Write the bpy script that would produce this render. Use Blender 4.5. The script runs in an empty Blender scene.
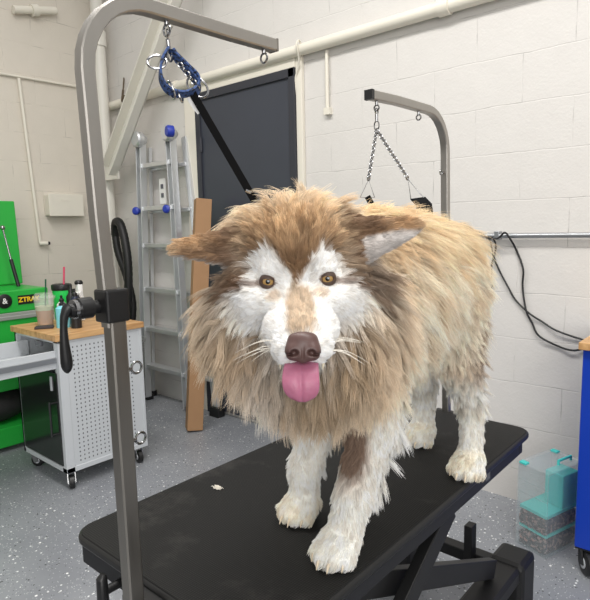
import bpy, bmesh, math, random
import numpy as np
from mathutils import Vector, Matrix

random.seed(7)
rng = np.random.default_rng(7)
scene = bpy.context.scene
col = scene.collection

# ------------------------------------------------------------------ camera
RIGHT = Vector((0.7562, 0.6540, -0.0219))
UPV = Vector((-0.0672, 0.1104, 0.9916))
BACK = Vector((0.6509, -0.7484, 0.1274))
BACK = BACK.normalized()
RIGHT = (RIGHT - BACK * RIGHT.dot(BACK)).normalized()
UPV = BACK.cross(RIGHT)
cam_data = bpy.data.cameras.new('camera')
cam = bpy.data.objects.new('camera', cam_data)
col.objects.link(cam)
m = Matrix(((RIGHT.x, UPV.x, BACK.x), (RIGHT.y, UPV.y, BACK.y), (RIGHT.z, UPV.z, BACK.z))).to_4x4()
m.translation = (0, 0, 1.42)
cam.matrix_world = m
cam_data.sensor_fit = 'HORIZONTAL'
cam_data.sensor_width = 36
cam_data.lens = 556 / 590 * 36
cam_data.clip_start = 0.02
scene.camera = cam

# ------------------------------------------------------------------ world and lamps
world = bpy.data.worlds.new('world')
scene.world = world
world.use_nodes = True
wn = world.node_tree
bg = wn.nodes['Background']
tc = wn.nodes.new('ShaderNodeTexCoord')
sep = wn.nodes.new('ShaderNodeSeparateXYZ')
ramp = wn.nodes.new('ShaderNodeValToRGB')
mr = wn.nodes.new('ShaderNodeMapRange')
mr.inputs[1].default_value = -1
mr.inputs[2].default_value = 1
wn.links.new(tc.outputs['Generated'], sep.inputs[0])
wn.links.new(sep.outputs['Z'], mr.inputs[0])
wn.links.new(mr.outputs[0], ramp.inputs[0])
ramp.color_ramp.elements[0].position = 0.40
ramp.color_ramp.elements[0].color = (0.10, 0.10, 0.10, 1)
ramp.color_ramp.elements[1].position = 0.62
ramp.color_ramp.elements[1].color = (1.0, 0.985, 0.96, 1)
wn.links.new(ramp.outputs[0], bg.inputs[0])
bg.inputs[1].default_value = 0.55


def area(name, loc, target, sx, sy, energy, color=(1, 1, 1)):
    l = bpy.data.lights.new(name, 'AREA')
    l.shape = 'RECTANGLE'
    l.size, l.size_y = sx, sy
    l.energy = energy
    l.color = color
    o = bpy.data.objects.new(name, l)
    col.objects.link(o)
    o.location = loc
    d = Vector(target) - Vector(loc)
    o.rotation_euler = d.to_track_quat('-Z', 'Y').to_euler()
    return o


area('ceiling_lamp', (0.0, 0.9, 3.9), (0.0, 0.9, 0), 2.4, 0.5, 48, (1, 0.98, 0.95))
area('ceiling_lamp', (-1.9, 0.9, 3.9), (-1.9, 0.9, 0), 2.4, 0.5, 52, (1, 0.97, 0.93))
area('bay_door_daylight', (2.4, -1.9, 2.1), (-1.2, 1.6, 1.0), 3.0, 2.6, 100, (1.0, 0.985, 0.96))

scene.view_settings.view_transform = 'Standard'
scene.view_settings.look = 'None'
scene.view_settings.gamma = 1
scene.view_settings.use_curve_mapping = False
scene.view_settings.exposure = 0.25


# ------------------------------------------------------------------ materials
def lin(c):
    out = []
    for v in c[:3]:
        v = v / 255
        out.append(v / 12.92 if v <= 0.04045 else ((v + 0.055) / 1.055) ** 2.4)
    return tuple(out)


def mat(name, rgb, rough=0.5, metal=0.0, noise=0.0, nscale=30, bump=0.0, spec=None, coat=0.0, trans=0.0, alpha=1.0):
    M = bpy.data.materials.new(name)
    M.use_nodes = True
    nt = M.node_tree
    b = nt.nodes['Principled BSDF']
    c = lin(rgb)
    b.inputs['Base Color'].default_value = (*c, 1)
    b.inputs['Roughness'].default_value = rough
    b.inputs['Metallic'].default_value = metal
    if spec is not None:
        b.inputs['Specular IOR Level'].default_value = spec
    if coat:
        b.inputs['Coat Weight'].default_value = coat
    if trans:
        b.inputs['Transmission Weight'].default_value = trans
    if alpha < 1:
        b.inputs['Alpha'].default_value = alpha
    if noise or bump:
        t = nt.nodes.new('ShaderNodeTexCoord')
        n = nt.nodes.new('ShaderNodeTexNoise')
        n.inputs['Scale'].default_value = nscale
        n.inputs['Detail'].default_value = 5
        nt.links.new(t.outputs['Object'], n.inputs['Vector'])
        if noise:
            mx = nt.nodes.new('ShaderNodeMix')
            mx.data_type = 'RGBA'
            mx.inputs['A'].default_value = (*[v * (1 - noise) for v in c], 1)
            mx.inputs['B'].default_value = (*[min(1, v * (1 + noise)) for v in c], 1)
            nt.links.new(n.outputs['Fac'], mx.inputs['Factor'])
            nt.links.new(mx.outputs['Result'], b.inputs['Base Color'])
        if bump:
            bp = nt.nodes.new('ShaderNodeBump')
            bp.inputs['Strength'].default_value = bump
            bp.inputs['Distance'].default_value = 0.01
            nt.links.new(n.outputs['Fac'], bp.inputs['Height'])
            nt.links.new(bp.outputs['Normal'], b.inputs['Normal'])
    return M


def wall_mat(name, axis, rgb, off=(0, 0.03)):
    """painted concrete block: running bond joints as shallow relief"""
    M = bpy.data.materials.new(name)
    M.use_nodes = True
    nt = M.node_tree
    b = nt.nodes['Principled BSDF']
    t = nt.nodes.new('ShaderNodeTexCoord')
    s = nt.nodes.new('ShaderNodeSeparateXYZ')
    cmb = nt.nodes.new('ShaderNodeCombineXYZ')
    nt.links.new(t.outputs['Object'], s.inputs[0])
    nt.links.new(s.outputs[axis], cmb.inputs[0])
    nt.links.new(s.outputs['Z'], cmb.inputs[1])
    add = nt.nodes.new('ShaderNodeVectorMath')
    add.operation = 'ADD'
    add.inputs[1].default_value = (off[0], off[1], 0)
    nt.links.new(cmb.outputs[0], add.inputs[0])
    wob = nt.nodes.new('ShaderNodeTexNoise')
    wob.inputs['Scale'].default_value = 6
    wob.inputs['Detail'].default_value = 6
    wm = nt.nodes.new('ShaderNodeVectorMath')
    wm.operation = 'MULTIPLY_ADD'
    wm.inputs[1].default_value = (0.02, 0.02, 0)
    nt.links.new(t.outputs['Object'], wob.inputs['Vector'])
    nt.links.new(wob.outputs['Color'], wm.inputs[0])
    nt.links.new(add.outputs[0], wm.inputs[2])
    br = nt.nodes.new('ShaderNodeTexBrick')
    br.inputs['Scale'].default_value = 1
    br.inputs['Brick Width'].default_value = 0.455
    br.inputs['Row Height'].default_value = 0.2275
    br.inputs['Mortar Size'].default_value = 0.004
    br.inputs['Mortar Smooth'].default_value = 1.0
    br.offset = 0.5
    nt.links.new(wm.outputs[0], br.inputs['Vector'])
    n1 = nt.nodes.new('ShaderNodeTexNoise')
    n1.inputs['Scale'].default_value = 9
    n1.inputs['Detail'].default_value = 6
    n2 = nt.nodes.new('ShaderNodeTexNoise')
    n2.inputs['Scale'].default_value = 90
    n2.inputs['Detail'].default_value = 3
    nt.links.new(t.outputs['Object'], n1.inputs['Vector'])
    nt.links.new(t.outputs['Object'], n2.inputs['Vector'])
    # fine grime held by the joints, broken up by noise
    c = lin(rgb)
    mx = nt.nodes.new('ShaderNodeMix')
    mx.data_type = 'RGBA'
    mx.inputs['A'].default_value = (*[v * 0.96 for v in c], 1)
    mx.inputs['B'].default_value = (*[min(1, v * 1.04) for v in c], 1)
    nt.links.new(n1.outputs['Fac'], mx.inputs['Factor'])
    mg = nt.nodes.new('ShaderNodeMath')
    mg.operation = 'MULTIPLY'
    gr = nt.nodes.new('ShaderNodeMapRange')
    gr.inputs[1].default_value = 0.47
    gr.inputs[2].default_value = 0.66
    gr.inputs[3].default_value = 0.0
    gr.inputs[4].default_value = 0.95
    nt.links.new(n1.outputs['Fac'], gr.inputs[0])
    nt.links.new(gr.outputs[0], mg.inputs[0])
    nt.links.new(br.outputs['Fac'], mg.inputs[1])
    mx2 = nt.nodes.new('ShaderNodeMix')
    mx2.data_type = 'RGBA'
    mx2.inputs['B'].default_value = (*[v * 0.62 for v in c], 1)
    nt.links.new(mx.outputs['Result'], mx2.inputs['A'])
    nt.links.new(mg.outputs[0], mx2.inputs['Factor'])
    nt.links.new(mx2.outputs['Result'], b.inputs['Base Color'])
    hm = nt.nodes.new('ShaderNodeMath')
    hm.operation = 'MULTIPLY_ADD'
    hm.inputs[1].default_value = -0.8
    nt.links.new(br.outputs['Fac'], hm.inputs[0])
    h2 = nt.nodes.new('ShaderNodeMath')
    h2.operation = 'MULTIPLY_ADD'
    h2.inputs[1].default_value = 0.5
    nt.links.new(n2.outputs['Fac'], h2.inputs[0])
    nt.links.new(n1.outputs['Fac'], h2.inputs[2])
    nt.links.new(h2.outputs[0], hm.inputs[2])
    bp = nt.nodes.new('ShaderNodeBump')
    bp.inputs['Strength'].default_value = 0.22
    bp.inputs['Distance'].default_value = 0.010
    nt.links.new(hm.outputs[0], bp.inputs['Height'])
    nt.links.new(bp.outputs['Normal'], b.inputs['Normal'])
    b.inputs['Roughness'].default_value = 0.55
    return M


def floor_mat():
    M = bpy.data.materials.new('epoxy_floor')
    M.use_nodes = True
    nt = M.node_tree
    b = nt.nodes['Principled BSDF']
    t = nt.nodes.new('ShaderNodeTexCoord')
    base = nt.nodes.new('ShaderNodeTexNoise')
    base.inputs['Scale'].default_value = 2.2
    base.inputs['Detail'].default_value = 6
    nt.links.new(t.outputs['Object'], base.inputs['Vector'])
    cr = nt.nodes.new('ShaderNodeValToRGB')
    cr.color_ramp.elements[0].color = (*lin((128, 131, 137)), 1)
    cr.color_ramp.elements[0].position = 0.3
    cr.color_ramp.elements[1].color = (*lin((146, 149, 154)), 1)
    cr.color_ramp.elements[1].position = 0.7
    nt.links.new(base.outputs['Fac'], cr.inputs[0])
    last = cr.outputs[0]
    for sc, thr, rgb, rad in ((85, 0.95, (232, 234, 235), 0.36), (78, 0.955, (62, 64, 68), 0.34), (150, 0.88, (190, 193, 197), 0.38), (140, 0.93, (88, 90, 96), 0.34), (46, .975, (240, 240, 240), .26)):
        v = nt.nodes.new('ShaderNodeTexVoronoi')
        v.inputs['Scale'].default_value = sc
        nt.links.new(t.outputs['Object'], v.inputs['Vector'])
        s = nt.nodes.new('ShaderNodeSeparateColor')
        nt.links.new(v.outputs['Color'], s.inputs[0])
        g = nt.nodes.new('ShaderNodeMath')
        g.operation = 'GREATER_THAN'
        g.inputs[1].default_value = thr
        nt.links.new(s.outputs[0], g.inputs[0])
        l = nt.nodes.new('ShaderNodeMath')
        l.operation = 'LESS_THAN'
        l.inputs[1].default_value = rad
        nt.links.new(v.outputs['Distance'], l.inputs[0])
        mm = nt.nodes.new('ShaderNodeMath')
        mm.operation = 'MULTIPLY'
        nt.links.new(g.outputs[0], mm.inputs[0])
        nt.links.new(l.outputs[0], mm.inputs[1])
        mx = nt.nodes.new('ShaderNodeMix')
        mx.data_type = 'RGBA'
        mx.inputs['B'].default_value = (*lin(rgb), 1)
        nt.links.new(last, mx.inputs['A'])
        nt.links.new(mm.outputs[0], mx.inputs['Factor'])
        last = mx.outputs['Result']
    nt.links.new(last, b.inputs['Base Color'])
    b.inputs['Roughness'].default_value = 0.38
    return M


def mat_rubber():
    M = bpy.data.materials.new('ribbed_rubber')
    M.use_nodes = True
    nt = M.node_tree
    b = nt.nodes['Principled BSDF']
    t = nt.nodes.new('ShaderNodeTexCoord')
    w = nt.nodes.new('ShaderNodeTexWave')
    w.wave_type = 'BANDS'
    w.bands_direction = 'X'
    w.inputs['Scale'].default_value = 60
    w2 = nt.nodes.new('ShaderNodeTexWave')
    w2.wave_type = 'BANDS'
    w2.bands_direction = 'Y'
    w2.inputs['Scale'].default_value = 60
    n = nt.nodes.new('ShaderNodeTexNoise')
    n.inputs['Scale'].default_value = 5
    n.inputs['Detail'].default_value = 8
    n.inputs['Roughness'].default_value = 0.7
    for x in (w, w2, n):
        nt.links.new(t.outputs['Object'], x.inputs['Vector'])
    mu = nt.nodes.new('ShaderNodeMath')
    mu.operation = 'MULTIPLY'
    nt.links.new(w.outputs['Fac'], mu.inputs[0])
    nt.links.new(w2.outputs['Fac'], mu.inputs[1])
    bp = nt.nodes.new('ShaderNodeBump')
    bp.inputs['Strength'].default_value = 0.35
    bp.inputs['Distance'].default_value = 0.002
    nt.links.new(mu.outputs[0], bp.inputs['Height'])
    nt.links.new(bp.outputs['Normal'], b.inputs['Normal'])
    cr = nt.nodes.new('ShaderNodeValToRGB')
    cr.color_ramp.elements[0].color = (*lin((20, 20, 20)), 1)
    cr.color_ramp.elements[0].position = 0.56
    cr.color_ramp.elements[1].color = (*lin((62, 60, 58)), 1)
    cr.color_ramp.elements[1].position = 0.78
    nt.links.new(n.outputs['Fac'], cr.inputs[0])
    nt.links.new(cr.outputs[0], b.inputs['Base Color'])
    b.inputs['Roughness'].default_value = 0.62
    b.inputs['Specular IOR Level'].default_value = 0.3
    return M


def mat_brushed(name, rgb, rough):
    M = mat(name, rgb, rough, 1.0)
    nt = M.node_tree
    b = nt.nodes['Principled BSDF']
    t = nt.nodes.new('ShaderNodeTexCoord')
    mp = nt.nodes.new('ShaderNodeMapping')
    mp.inputs['Scale'].default_value = (220, 220, 4)
    n = nt.nodes.new('ShaderNodeTexNoise')
    n.inputs['Scale'].default_value = 1
    n.inputs['Detail'].default_value = 3
    nt.links.new(t.outputs['Object'], mp.inputs[0])
    nt.links.new(mp.outputs[0], n.inputs['Vector'])
    r = nt.nodes.new('ShaderNodeMapRange')
    r.inputs[3].default_value = rough * 0.75
    r.inputs[4].default_value = rough * 1.3
    nt.links.new(n.outputs['Fac'], r.inputs[0])
    nt.links.new(r.outputs[0], b.inputs['Roughness'])
    return M


def mat_pattern(name, a, bcol, scale):
    M = mat(name, a, 0.7)
    nt = M.node_tree
    b = nt.nodes['Principled BSDF']
    t = nt.nodes.new('ShaderNodeTexCoord')
    v = nt.nodes.new('ShaderNodeTexNoise')
    v.inputs['Scale'].default_value = scale
    v.inputs['Detail'].default_value = 2
    nt.links.new(t.outputs['Object'], v.inputs['Vector'])
    cr = nt.nodes.new('ShaderNodeValToRGB')
    cr.color_ramp.interpolation = 'CONSTANT'
    cr.color_ramp.elements[0].color = (*lin(a), 1)
    cr.color_ramp.elements[1].color = (*lin(bcol), 1)
    cr.color_ramp.elements[1].position = 0.55
    nt.links.new(v.outputs['Fac'], cr.inputs[0])
    nt.links.new(cr.outputs[0], b.inputs['Base Color'])
    return M


def mat_wood():
    M = mat('butcher_block', (196, 150, 98), 0.45)
    nt = M.node_tree
    b = nt.nodes['Principled BSDF']
    t = nt.nodes.new('ShaderNodeTexCoord')
    mp = nt.nodes.new('ShaderNodeMapping')
    mp.inputs['Scale'].default_value = (30, 4, 30)
    n = nt.nodes.new('ShaderNodeTexNoise')
    n.inputs['Scale'].default_value = 1
    n.inputs['Detail'].default_value = 6
    nt.links.new(t.outputs['Object'], mp.inputs[0])
    nt.links.new(mp.outputs[0], n.inputs['Vector'])
    cr = nt.nodes.new('ShaderNodeValToRGB')
    cr.color_ramp.elements[0].color = (*lin((168, 122, 76)), 1)
    cr.color_ramp.elements[0].position = 0.3
    cr.color_ramp.elements[1].color = (*lin((215, 174, 122)), 1)
    cr.color_ramp.elements[1].position = 0.7
    nt.links.new(n.outputs['Fac'], cr.inputs[0])
    nt.links.new(cr.outputs[0], b.inputs['Base Color'])
    return M


def mat_clear(name, rgb, alpha, rough=0.15):
    """thin clear plastic: mostly see-through with a glossy skin"""
    M = bpy.data.materials.new(name)
    M.use_nodes = True
    nt = M.node_tree
    b = nt.nodes['Principled BSDF']
    b.inputs['Base Color'].default_value = (*lin(rgb), 1)
    b.inputs['Roughness'].default_value = rough
    tr = nt.nodes.new('ShaderNodeBsdfTransparent')
    mx = nt.nodes.new('ShaderNodeMixShader')
    mx.inputs[0].default_value = alpha
    nt.links.new(tr.outputs[0], mx.inputs[1])
    nt.links.new(b.outputs[0], mx.inputs[2])
    nt.links.new(mx.outputs[0], nt.nodes['Material Output'].inputs['Surface'])
    return M


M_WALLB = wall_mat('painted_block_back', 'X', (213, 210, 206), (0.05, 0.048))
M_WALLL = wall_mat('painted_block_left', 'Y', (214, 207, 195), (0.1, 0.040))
M_FLOOR = floor_mat()
M_PAINT = mat('cream_paint', (226, 221, 208), 0.45, noise=0.05, nscale=8)
M_STEELP = mat('white_painted_steel', (222, 219, 210), 0.4, noise=0.04, nscale=6)
M_DOOR = mat('navy_door_paint', (58, 62, 72), 0.45, noise=0.1, nscale=4)
M_DOORF = mat('dark_door_frame', (48, 50, 58), 0.45)
M_STEEL = mat_brushed('brushed_steel', (172, 168, 162), 0.42)
M_STEELD = mat_brushed('darker_brushed_steel', (150, 146, 140), 0.40)
M_CHROME = mat('chrome', (165, 165, 166), 0.2, 1.0)
M_GALV = mat('galvanised_conduit', (170, 173, 176), 0.35, 0.8)
M_ALU = mat('aluminium', (214, 216, 218), 0.36, 0.7, noise=0.06, nscale=10)
M_BLACK = mat('black_plastic', (24, 24, 25), 0.4)
M_BLACKM = mat('black_metal', (17, 17, 18), 0.5, noise=0.15, nscale=12)
M_NAVYF = mat('dark_frame_metal', (24, 25, 29), 0.6)
M_RUBBER = mat_rubber()
M_TRIM = mat('rubber_edge', (22, 22, 22), 0.5)
M_GREEN = mat('green_paint', (38, 168, 62), 0.35, noise=0.06, nscale=3)
M_GREEND = mat('green_liner', (28, 130, 48), 0.5)
M_SILVER = mat('silver_trim', (190, 192, 190), 0.35, 0.6)
M_LGREY = mat('light_grey_steel', (196, 200, 204), 0.4, noise=0.03, nscale=5)
M_HOLE = mat('hole_shadow', (96, 98, 104), 0.8)
M_SMOKE = mat('black_gloss_door', (38, 40, 40), 0.14)
M_WOOD = mat_wood()
M_CARD = mat('cardboard', (164, 127, 92), 0.8, noise=0.06, nscale=14)
M_BLUEP = mat('blue_plastic', (40, 62, 170), 0.4)
M_BLUE = mat('blue_steel', (18, 58, 168), 0.3)
M_TEAL = mat('teal_plastic', (66, 196, 190), 0.45)
M_CLEAR = mat_clear('clear_plastic', (190, 202, 208), 0.19)
M_BIN = mat_clear('grey_clear_plastic', (150, 152, 152), 0.40)
M_CUP = mat_clear('clear_cup', (225, 228, 220), 0.22, 0.1)
M_LATTE = mat('iced_latte', (178, 118, 70), 0.5, noise=0.1, nscale=30)
M_CREAM = mat('milk_foam', (188, 196, 160), 0.6)
M_NEON = mat('bright_green_plastic', (40, 205, 90), 0.4)
M_PINK = mat('pink_straw', (214, 80, 110), 0.4)
M_STRAWG = mat('dark_green_straw', (22, 84, 60), 0.4)
M_CYAN = mat('pale_cyan_label', (130, 208, 222), 0.4)
M_WHITE = mat('white_plastic', (232, 232, 230), 0.35)
M_YELLOW = mat('yellow_letters', (235, 200, 30), 0.5)
M_REDB = mat('red_label', (170, 70, 60), 0.5)
M_LOOP = mat_pattern('blue_webbing', (58, 84, 136), (22, 28, 48), 190)
M_STRAP = mat('black_nylon', (12, 12, 13), 0.85, spec=.15)
M_CABLE = mat('black_cable', (26, 26, 28), 0.45)
M_HOSE = mat('black_hose', (20, 20, 21), 0.5)
M_SCR = mat_pattern('hair_bow_mix', (62, 42, 38), (150, 120, 112), 60)
M_TUFT = mat('loose_white_fur', (232, 226, 214), 0.9)


# ------------------------------------------------------------------ mesh builder
class MB:
    def __init__(s):
        s.v, s.f, s.mi = [], [], []
        s.cur = 0

    def add(s, vs, fs):
        k = len(s.v)
        s.v += [tuple(v) for v in vs]
        s.f += [tuple(i + k for i in f) for f in fs]
        s.mi += [s.cur] * len(fs)
        return s

    def box(s, c, d, rot=None):
        R = rot or Matrix.Identity(3)
        vs = []
        for z in (-.5, .5):
            for x, y in ((-.5, -.5), (.5, -.5), (.5, .5), (-.5, .5)):
                vs.append(Vector(c) + R @ Vector((x * d[0], y * d[1], z * d[2])))
        return s.add(vs, [(3, 2, 1, 0), (4, 5, 6, 7), (0, 1, 5, 4), (1, 2, 6, 5), (2, 3, 7, 6), (3, 0, 4, 7)])

    def bx(s, x0, x1, y0, y1, z0, z1):
        return s.box(((x0 + x1) / 2, (y0 + y1) / 2, (z0 + z1) / 2), (abs(x1 - x0), abs(y1 - y0), abs(z1 - z0)))

    def bar(s, a, b, w, h, up=(0, 0, 1)):
        """rectangular bar from a to b, w across, h along up"""
        a, b = Vector(a), Vector(b)
        d = (b - a)
        L = d.length
        d.normalize()
        u = Vector(up)
        side = d.cross(u)
        if side.length < 1e-4:
            side = d.cross(Vector((1, 0, 0)))
        side.normalize()
        u = side.cross(d)
        R = Matrix((side, d, u)).transposed()
        return s.box((a + b) / 2, (w, L, h), R)

    def sweep(s, pts, r, n=10, closed=False, ends=True, square=False, ref=None):
        pts = [Vector(p) for p in pts]
        N = len(pts)
        rs = r if isinstance(r, (list, tuple)) else [r] * N
        rings = []
        prev = None
        for i, p in enumerate(pts):
            if closed:
                t = pts[(i + 1) % N] - pts[i - 1]
            else:
                t = pts[min(i + 1, N - 1)] - pts[max(i - 1, 0)]
            t.normalize()
            if ref is not None:
                u = Vector(ref)
                u = u - t * u.dot(t)
                u.normalize()
            elif prev is None:
                u = Vector((0, 0, 1)) if abs(t.z) < .9 else Vector((1, 0, 0))
                u = (u - t * u.dot(t)).normalized()
            else:
                u = (prev - t * prev.dot(t)).normalized()
            prev = u
            w = t.cross(u)
            ring = []
            if square:
                q = rs[i]
                ch = q * 0.8
                for a, b in ((q, ch), (ch, q), (-ch, q), (-q, ch), (-q, -ch), (-ch, -q), (ch, -q), (q, -ch)):
                    ring.append(p + u * a + w * b)
            else:
                for k in range(n):
                    a = 2 * math.pi * k / n
                    ring.append(p + u * math.cos(a) * rs[i] + w * math.sin(a) * rs[i])
            rings.append(ring)
        m = len(rings[0])
        vs = [v for r_ in rings for v in r_]
        fs = []
        for i in range(N if closed else N - 1):
            j = (i + 1) % N
            for k in range(m):
                fs.append((i * m + k, i * m + (k + 1) % m, j * m + (k + 1) % m, j * m + k))
        if not closed and ends:
            fs.append(tuple(range(m))[::-1])
            fs.append(tuple((N - 1) * m + k for k in range(m)))
        return s.add(vs, fs)

    def cyl(s, a, b, r0, r1=None, n=20):
        return s.sweep([a, b], [r0, r0 if r1 is None else r1], n)

    def lathe(s, c, prof, n=28, axis=(0, 0, 1)):
        """prof: list of (r, h) along axis from c"""
        ax = Vector(axis).normalized()
        u = Vector((1, 0, 0)) if abs(ax.x) < .9 else Vector((0, 1, 0))
        u = (u - ax * u.dot(ax)).normalized()
        w = ax.cross(u)
        vs, fs = [], []
        for r, h in prof:
            for k in range(n):
                a = 2 * math.pi * k / n
                vs.append(Vector(c) + ax * h + (u * math.cos(a) + w * math.sin(a)) * max(r, 1e-5))
        for i in range(len(prof) - 1):
            for k in range(n):
                fs.append((i * n + k, i * n + (k + 1) % n, (i + 1) * n + (k + 1) % n, (i + 1) * n + k))
        return s.add(vs, fs)

    def torus(s, c, axis, R, r, n=20, m=8, sx=1.0, sxdir=None):
        ax = Vector(axis).normalized()
        u = Vector(sxdir) if sxdir is not None else (Vector((0, 0, 1)) if abs(ax.z) < .9 else Vector((1, 0, 0)))
        u = (u - ax * u.dot(ax)).normalized()
        w = ax.cross(u)
        pts = [Vector(c) + u * math.cos(2 * math.pi * k / n) * R * sx + w * math.sin(2 * math.pi * k / n) * R for k in range(n)]
        return s.sweep(pts, r, m, closed=True, ref=ax)

    def ball(s, c, r, n=14, sc=(1, 1, 1)):
        vs, fs = [], []
        h = n // 2
        for i in range(h + 1):
            th = math.pi * i / h
            for k in range(n):
                a = 2 * math.pi * k / n
                vs.append((c[0] + r * sc[0] * math.sin(th) * math.cos(a), c[1] + r * sc[1] * math.sin(th) * math.sin(a), c[2] + r * sc[2] * math.cos(th)))
        for i in range(h):
            for k in range(n):
                fs.append((i * n + k, (i + 1) * n + k, (i + 1) * n + (k + 1) % n, i * n + (k + 1) % n))
        return s.add(vs, fs)

    def ribbon(s, pts, w, th, wdir):
        """flat strap along pts"""
        pts = [Vector(p) for p in pts]
        N = len(pts)
        vs, fs = [], []
        for i, p in enumerate(pts):
            t = (pts[min(i + 1, N - 1)] - pts[max(i - 1, 0)]).normalized()
            wd = Vector(wdir[i]) if isinstance(wdir, list) else Vector(wdir)
            wd = (wd - t * wd.dot(t)).normalized()
            nn = t.cross(wd)
            for a, b in ((-1, -1), (1, -1), (1, 1), (-1, 1)):
                vs.append(p + wd * a * w / 2 + nn * b * th / 2)
        for i in range(N - 1):
            for k in range(4):
                fs.append((i * 4 + k, i * 4 + (k + 1) % 4, i * 4 + 4 + (k + 1) % 4, i * 4 + 4 + k))
        fs.append((3, 2, 1, 0))
        fs.append(tuple((N - 1) * 4 + k for k in range(4)))
        return s.add(vs, fs)

    def build(s, name, mats, parent=None, smooth=True, bevel=0.0, origin=None):
        me = bpy.data.meshes.new(name)
        if parent is not None:
            r = parent
            org = Vector(r['_o']) if '_o' in r else Vector((0, 0, 0))
        else:
            if origin is None:
                xs = [v for v in s.v]
                org = Vector((sum(v[0] for v in xs) / len(xs), sum(v[1] for v in xs) / len(xs), min(v[2] for v in xs)))
            else:
                org = Vector(origin)
        me.from_pydata([tuple(Vector(v) - org) for v in s.v], [], s.f)
        if not isinstance(mats, (list, tuple)):
            mats = [mats]
        for mt in mats:
            me.materials.append(mt)
        for p, k in zip(me.polygons, s.mi):
            p.material_index = k
            p.use_smooth = smooth
        me.validate()
        bm = bmesh.new()
        bm.from_mesh(me)
        bmesh.ops.recalc_face_normals(bm, faces=bm.faces)
        bm.to_mesh(me)
        bm.free()
        if smooth:
            me.set_sharp_from_angle(angle=math.radians(38))
        o = bpy.data.objects.new(name, me)
        col.objects.link(o)
        o['_o'] = tuple(org)
        if parent is not None:
            o.parent = parent
        else:
            o.location = org
        if bevel:
            b = o.modifiers.new('bevel', 'BEVEL')
            b.width = bevel
            b.segments = 2
            b.limit_method = 'ANGLE'
            b.angle_limit = math.radians(50)
        return o


def tag(o, label, cat, group=None):
    o['label'] = label
    o['category'] = cat
    if group:
        o['group'] = group
    return o


def thing(name, label, cat, loc, group=None):
    o = bpy.data.objects.new(name, None)
    o.empty_display_size = 0.05
    col.objects.link(o)
    o.location = loc
    o['_o'] = tuple(loc)
    return tag(o, label, cat, group)


def struct(o):
    o['kind'] = 'structure'
    return o


def bez(pts, n=8):
    """Catmull-Rom through points"""
    P = [Vector(p) for p in pts]
    out = []
    for i in range(len(P) - 1):
        p0 = P[max(i - 1, 0)]
        p1, p2 = P[i], P[i + 1]
        p3 = P[min(i + 2, len(P) - 1)]
        for k in range(n):
            t = k / n
            out.append(0.5 * ((2 * p1) + (p2 - p0) * t + (2 * p0 - 5 * p1 + 4 * p2 - p3) * t * t + (3 * p1 - p0 - 3 * p2 + p3) * t ** 3))
    out.append(P[-1])
    return out


def text_mesh(body, size, matrix, material, name, parent, extrude=0.0006, bold=0.0):
    c = bpy.data.curves.new(name, 'FONT')
    c.body = body
    c.size = size
    c.extrude = extrude
    c.offset = bold
    c.align_x = 'CENTER'
    c.align_y = 'CENTER'
    tmp = bpy.data.objects.new('tmp_text', c)
    col.objects.link(tmp)
    dg = bpy.context.evaluated_depsgraph_get()
    me = bpy.data.meshes.new_from_object(tmp.evaluated_get(dg))
    bpy.data.objects.remove(tmp)
    me.transform(matrix)
    me.transform(Matrix.Translation(-Vector(parent['_o'])))
    me.materials.clear()
    me.materials.append(material)
    o = bpy.data.objects.new(name, me)
    col.objects.link(o)
    o.parent = parent
    return o


# ------------------------------------------------------------------ the room
WY = 2.793
LX = -4.6
struct(MB().bx(LX - .2, 1.6, -1.2, WY + .2, -.1, 0).build('floor', M_FLOOR, smooth=False, origin=(0, 0, 0)))
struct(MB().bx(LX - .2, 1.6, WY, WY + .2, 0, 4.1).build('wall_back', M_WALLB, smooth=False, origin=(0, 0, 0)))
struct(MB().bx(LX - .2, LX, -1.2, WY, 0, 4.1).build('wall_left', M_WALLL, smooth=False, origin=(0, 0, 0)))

# door
d = MB()
d.bx(-3.29, -2.405, WY - .03, WY, 0.03, 2.372)
door = struct(d.build('door_1', M_DOOR, smooth=False, bevel=.004))
f = MB()
f.bx(-3.335, -3.285, WY - .045, WY, 0, 2.42)
f.bx(-2.41, -2.36, WY - .045, WY, 0, 2.42)
f.bx(-3.335, -2.36, WY - .045, WY, 2.365, 2.42)
struct(f.build('door_frame', M_DOORF, door, smooth=False, bevel=.003))
hg = MB()
for z in (2.05, 1.2, .3):
    hg.cyl((-3.283, WY - .04, z - .05), (-3.283, WY - .04, z + .05), .011)
struct(hg.build('door_hinge', M_DOORF, door))
f = MB()
f.bx(-3.47, -3.335, WY - .035, WY, 0, 2.52)
f.bx(-2.36, -2.31, WY - .03, WY, 0, 2.52)
f.bx(-3.335, -2.36, WY - .035, WY, 2.42, 2.52)
struct(f.build('trim_1', M_PAINT, smooth=False, bevel=.006))

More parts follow.
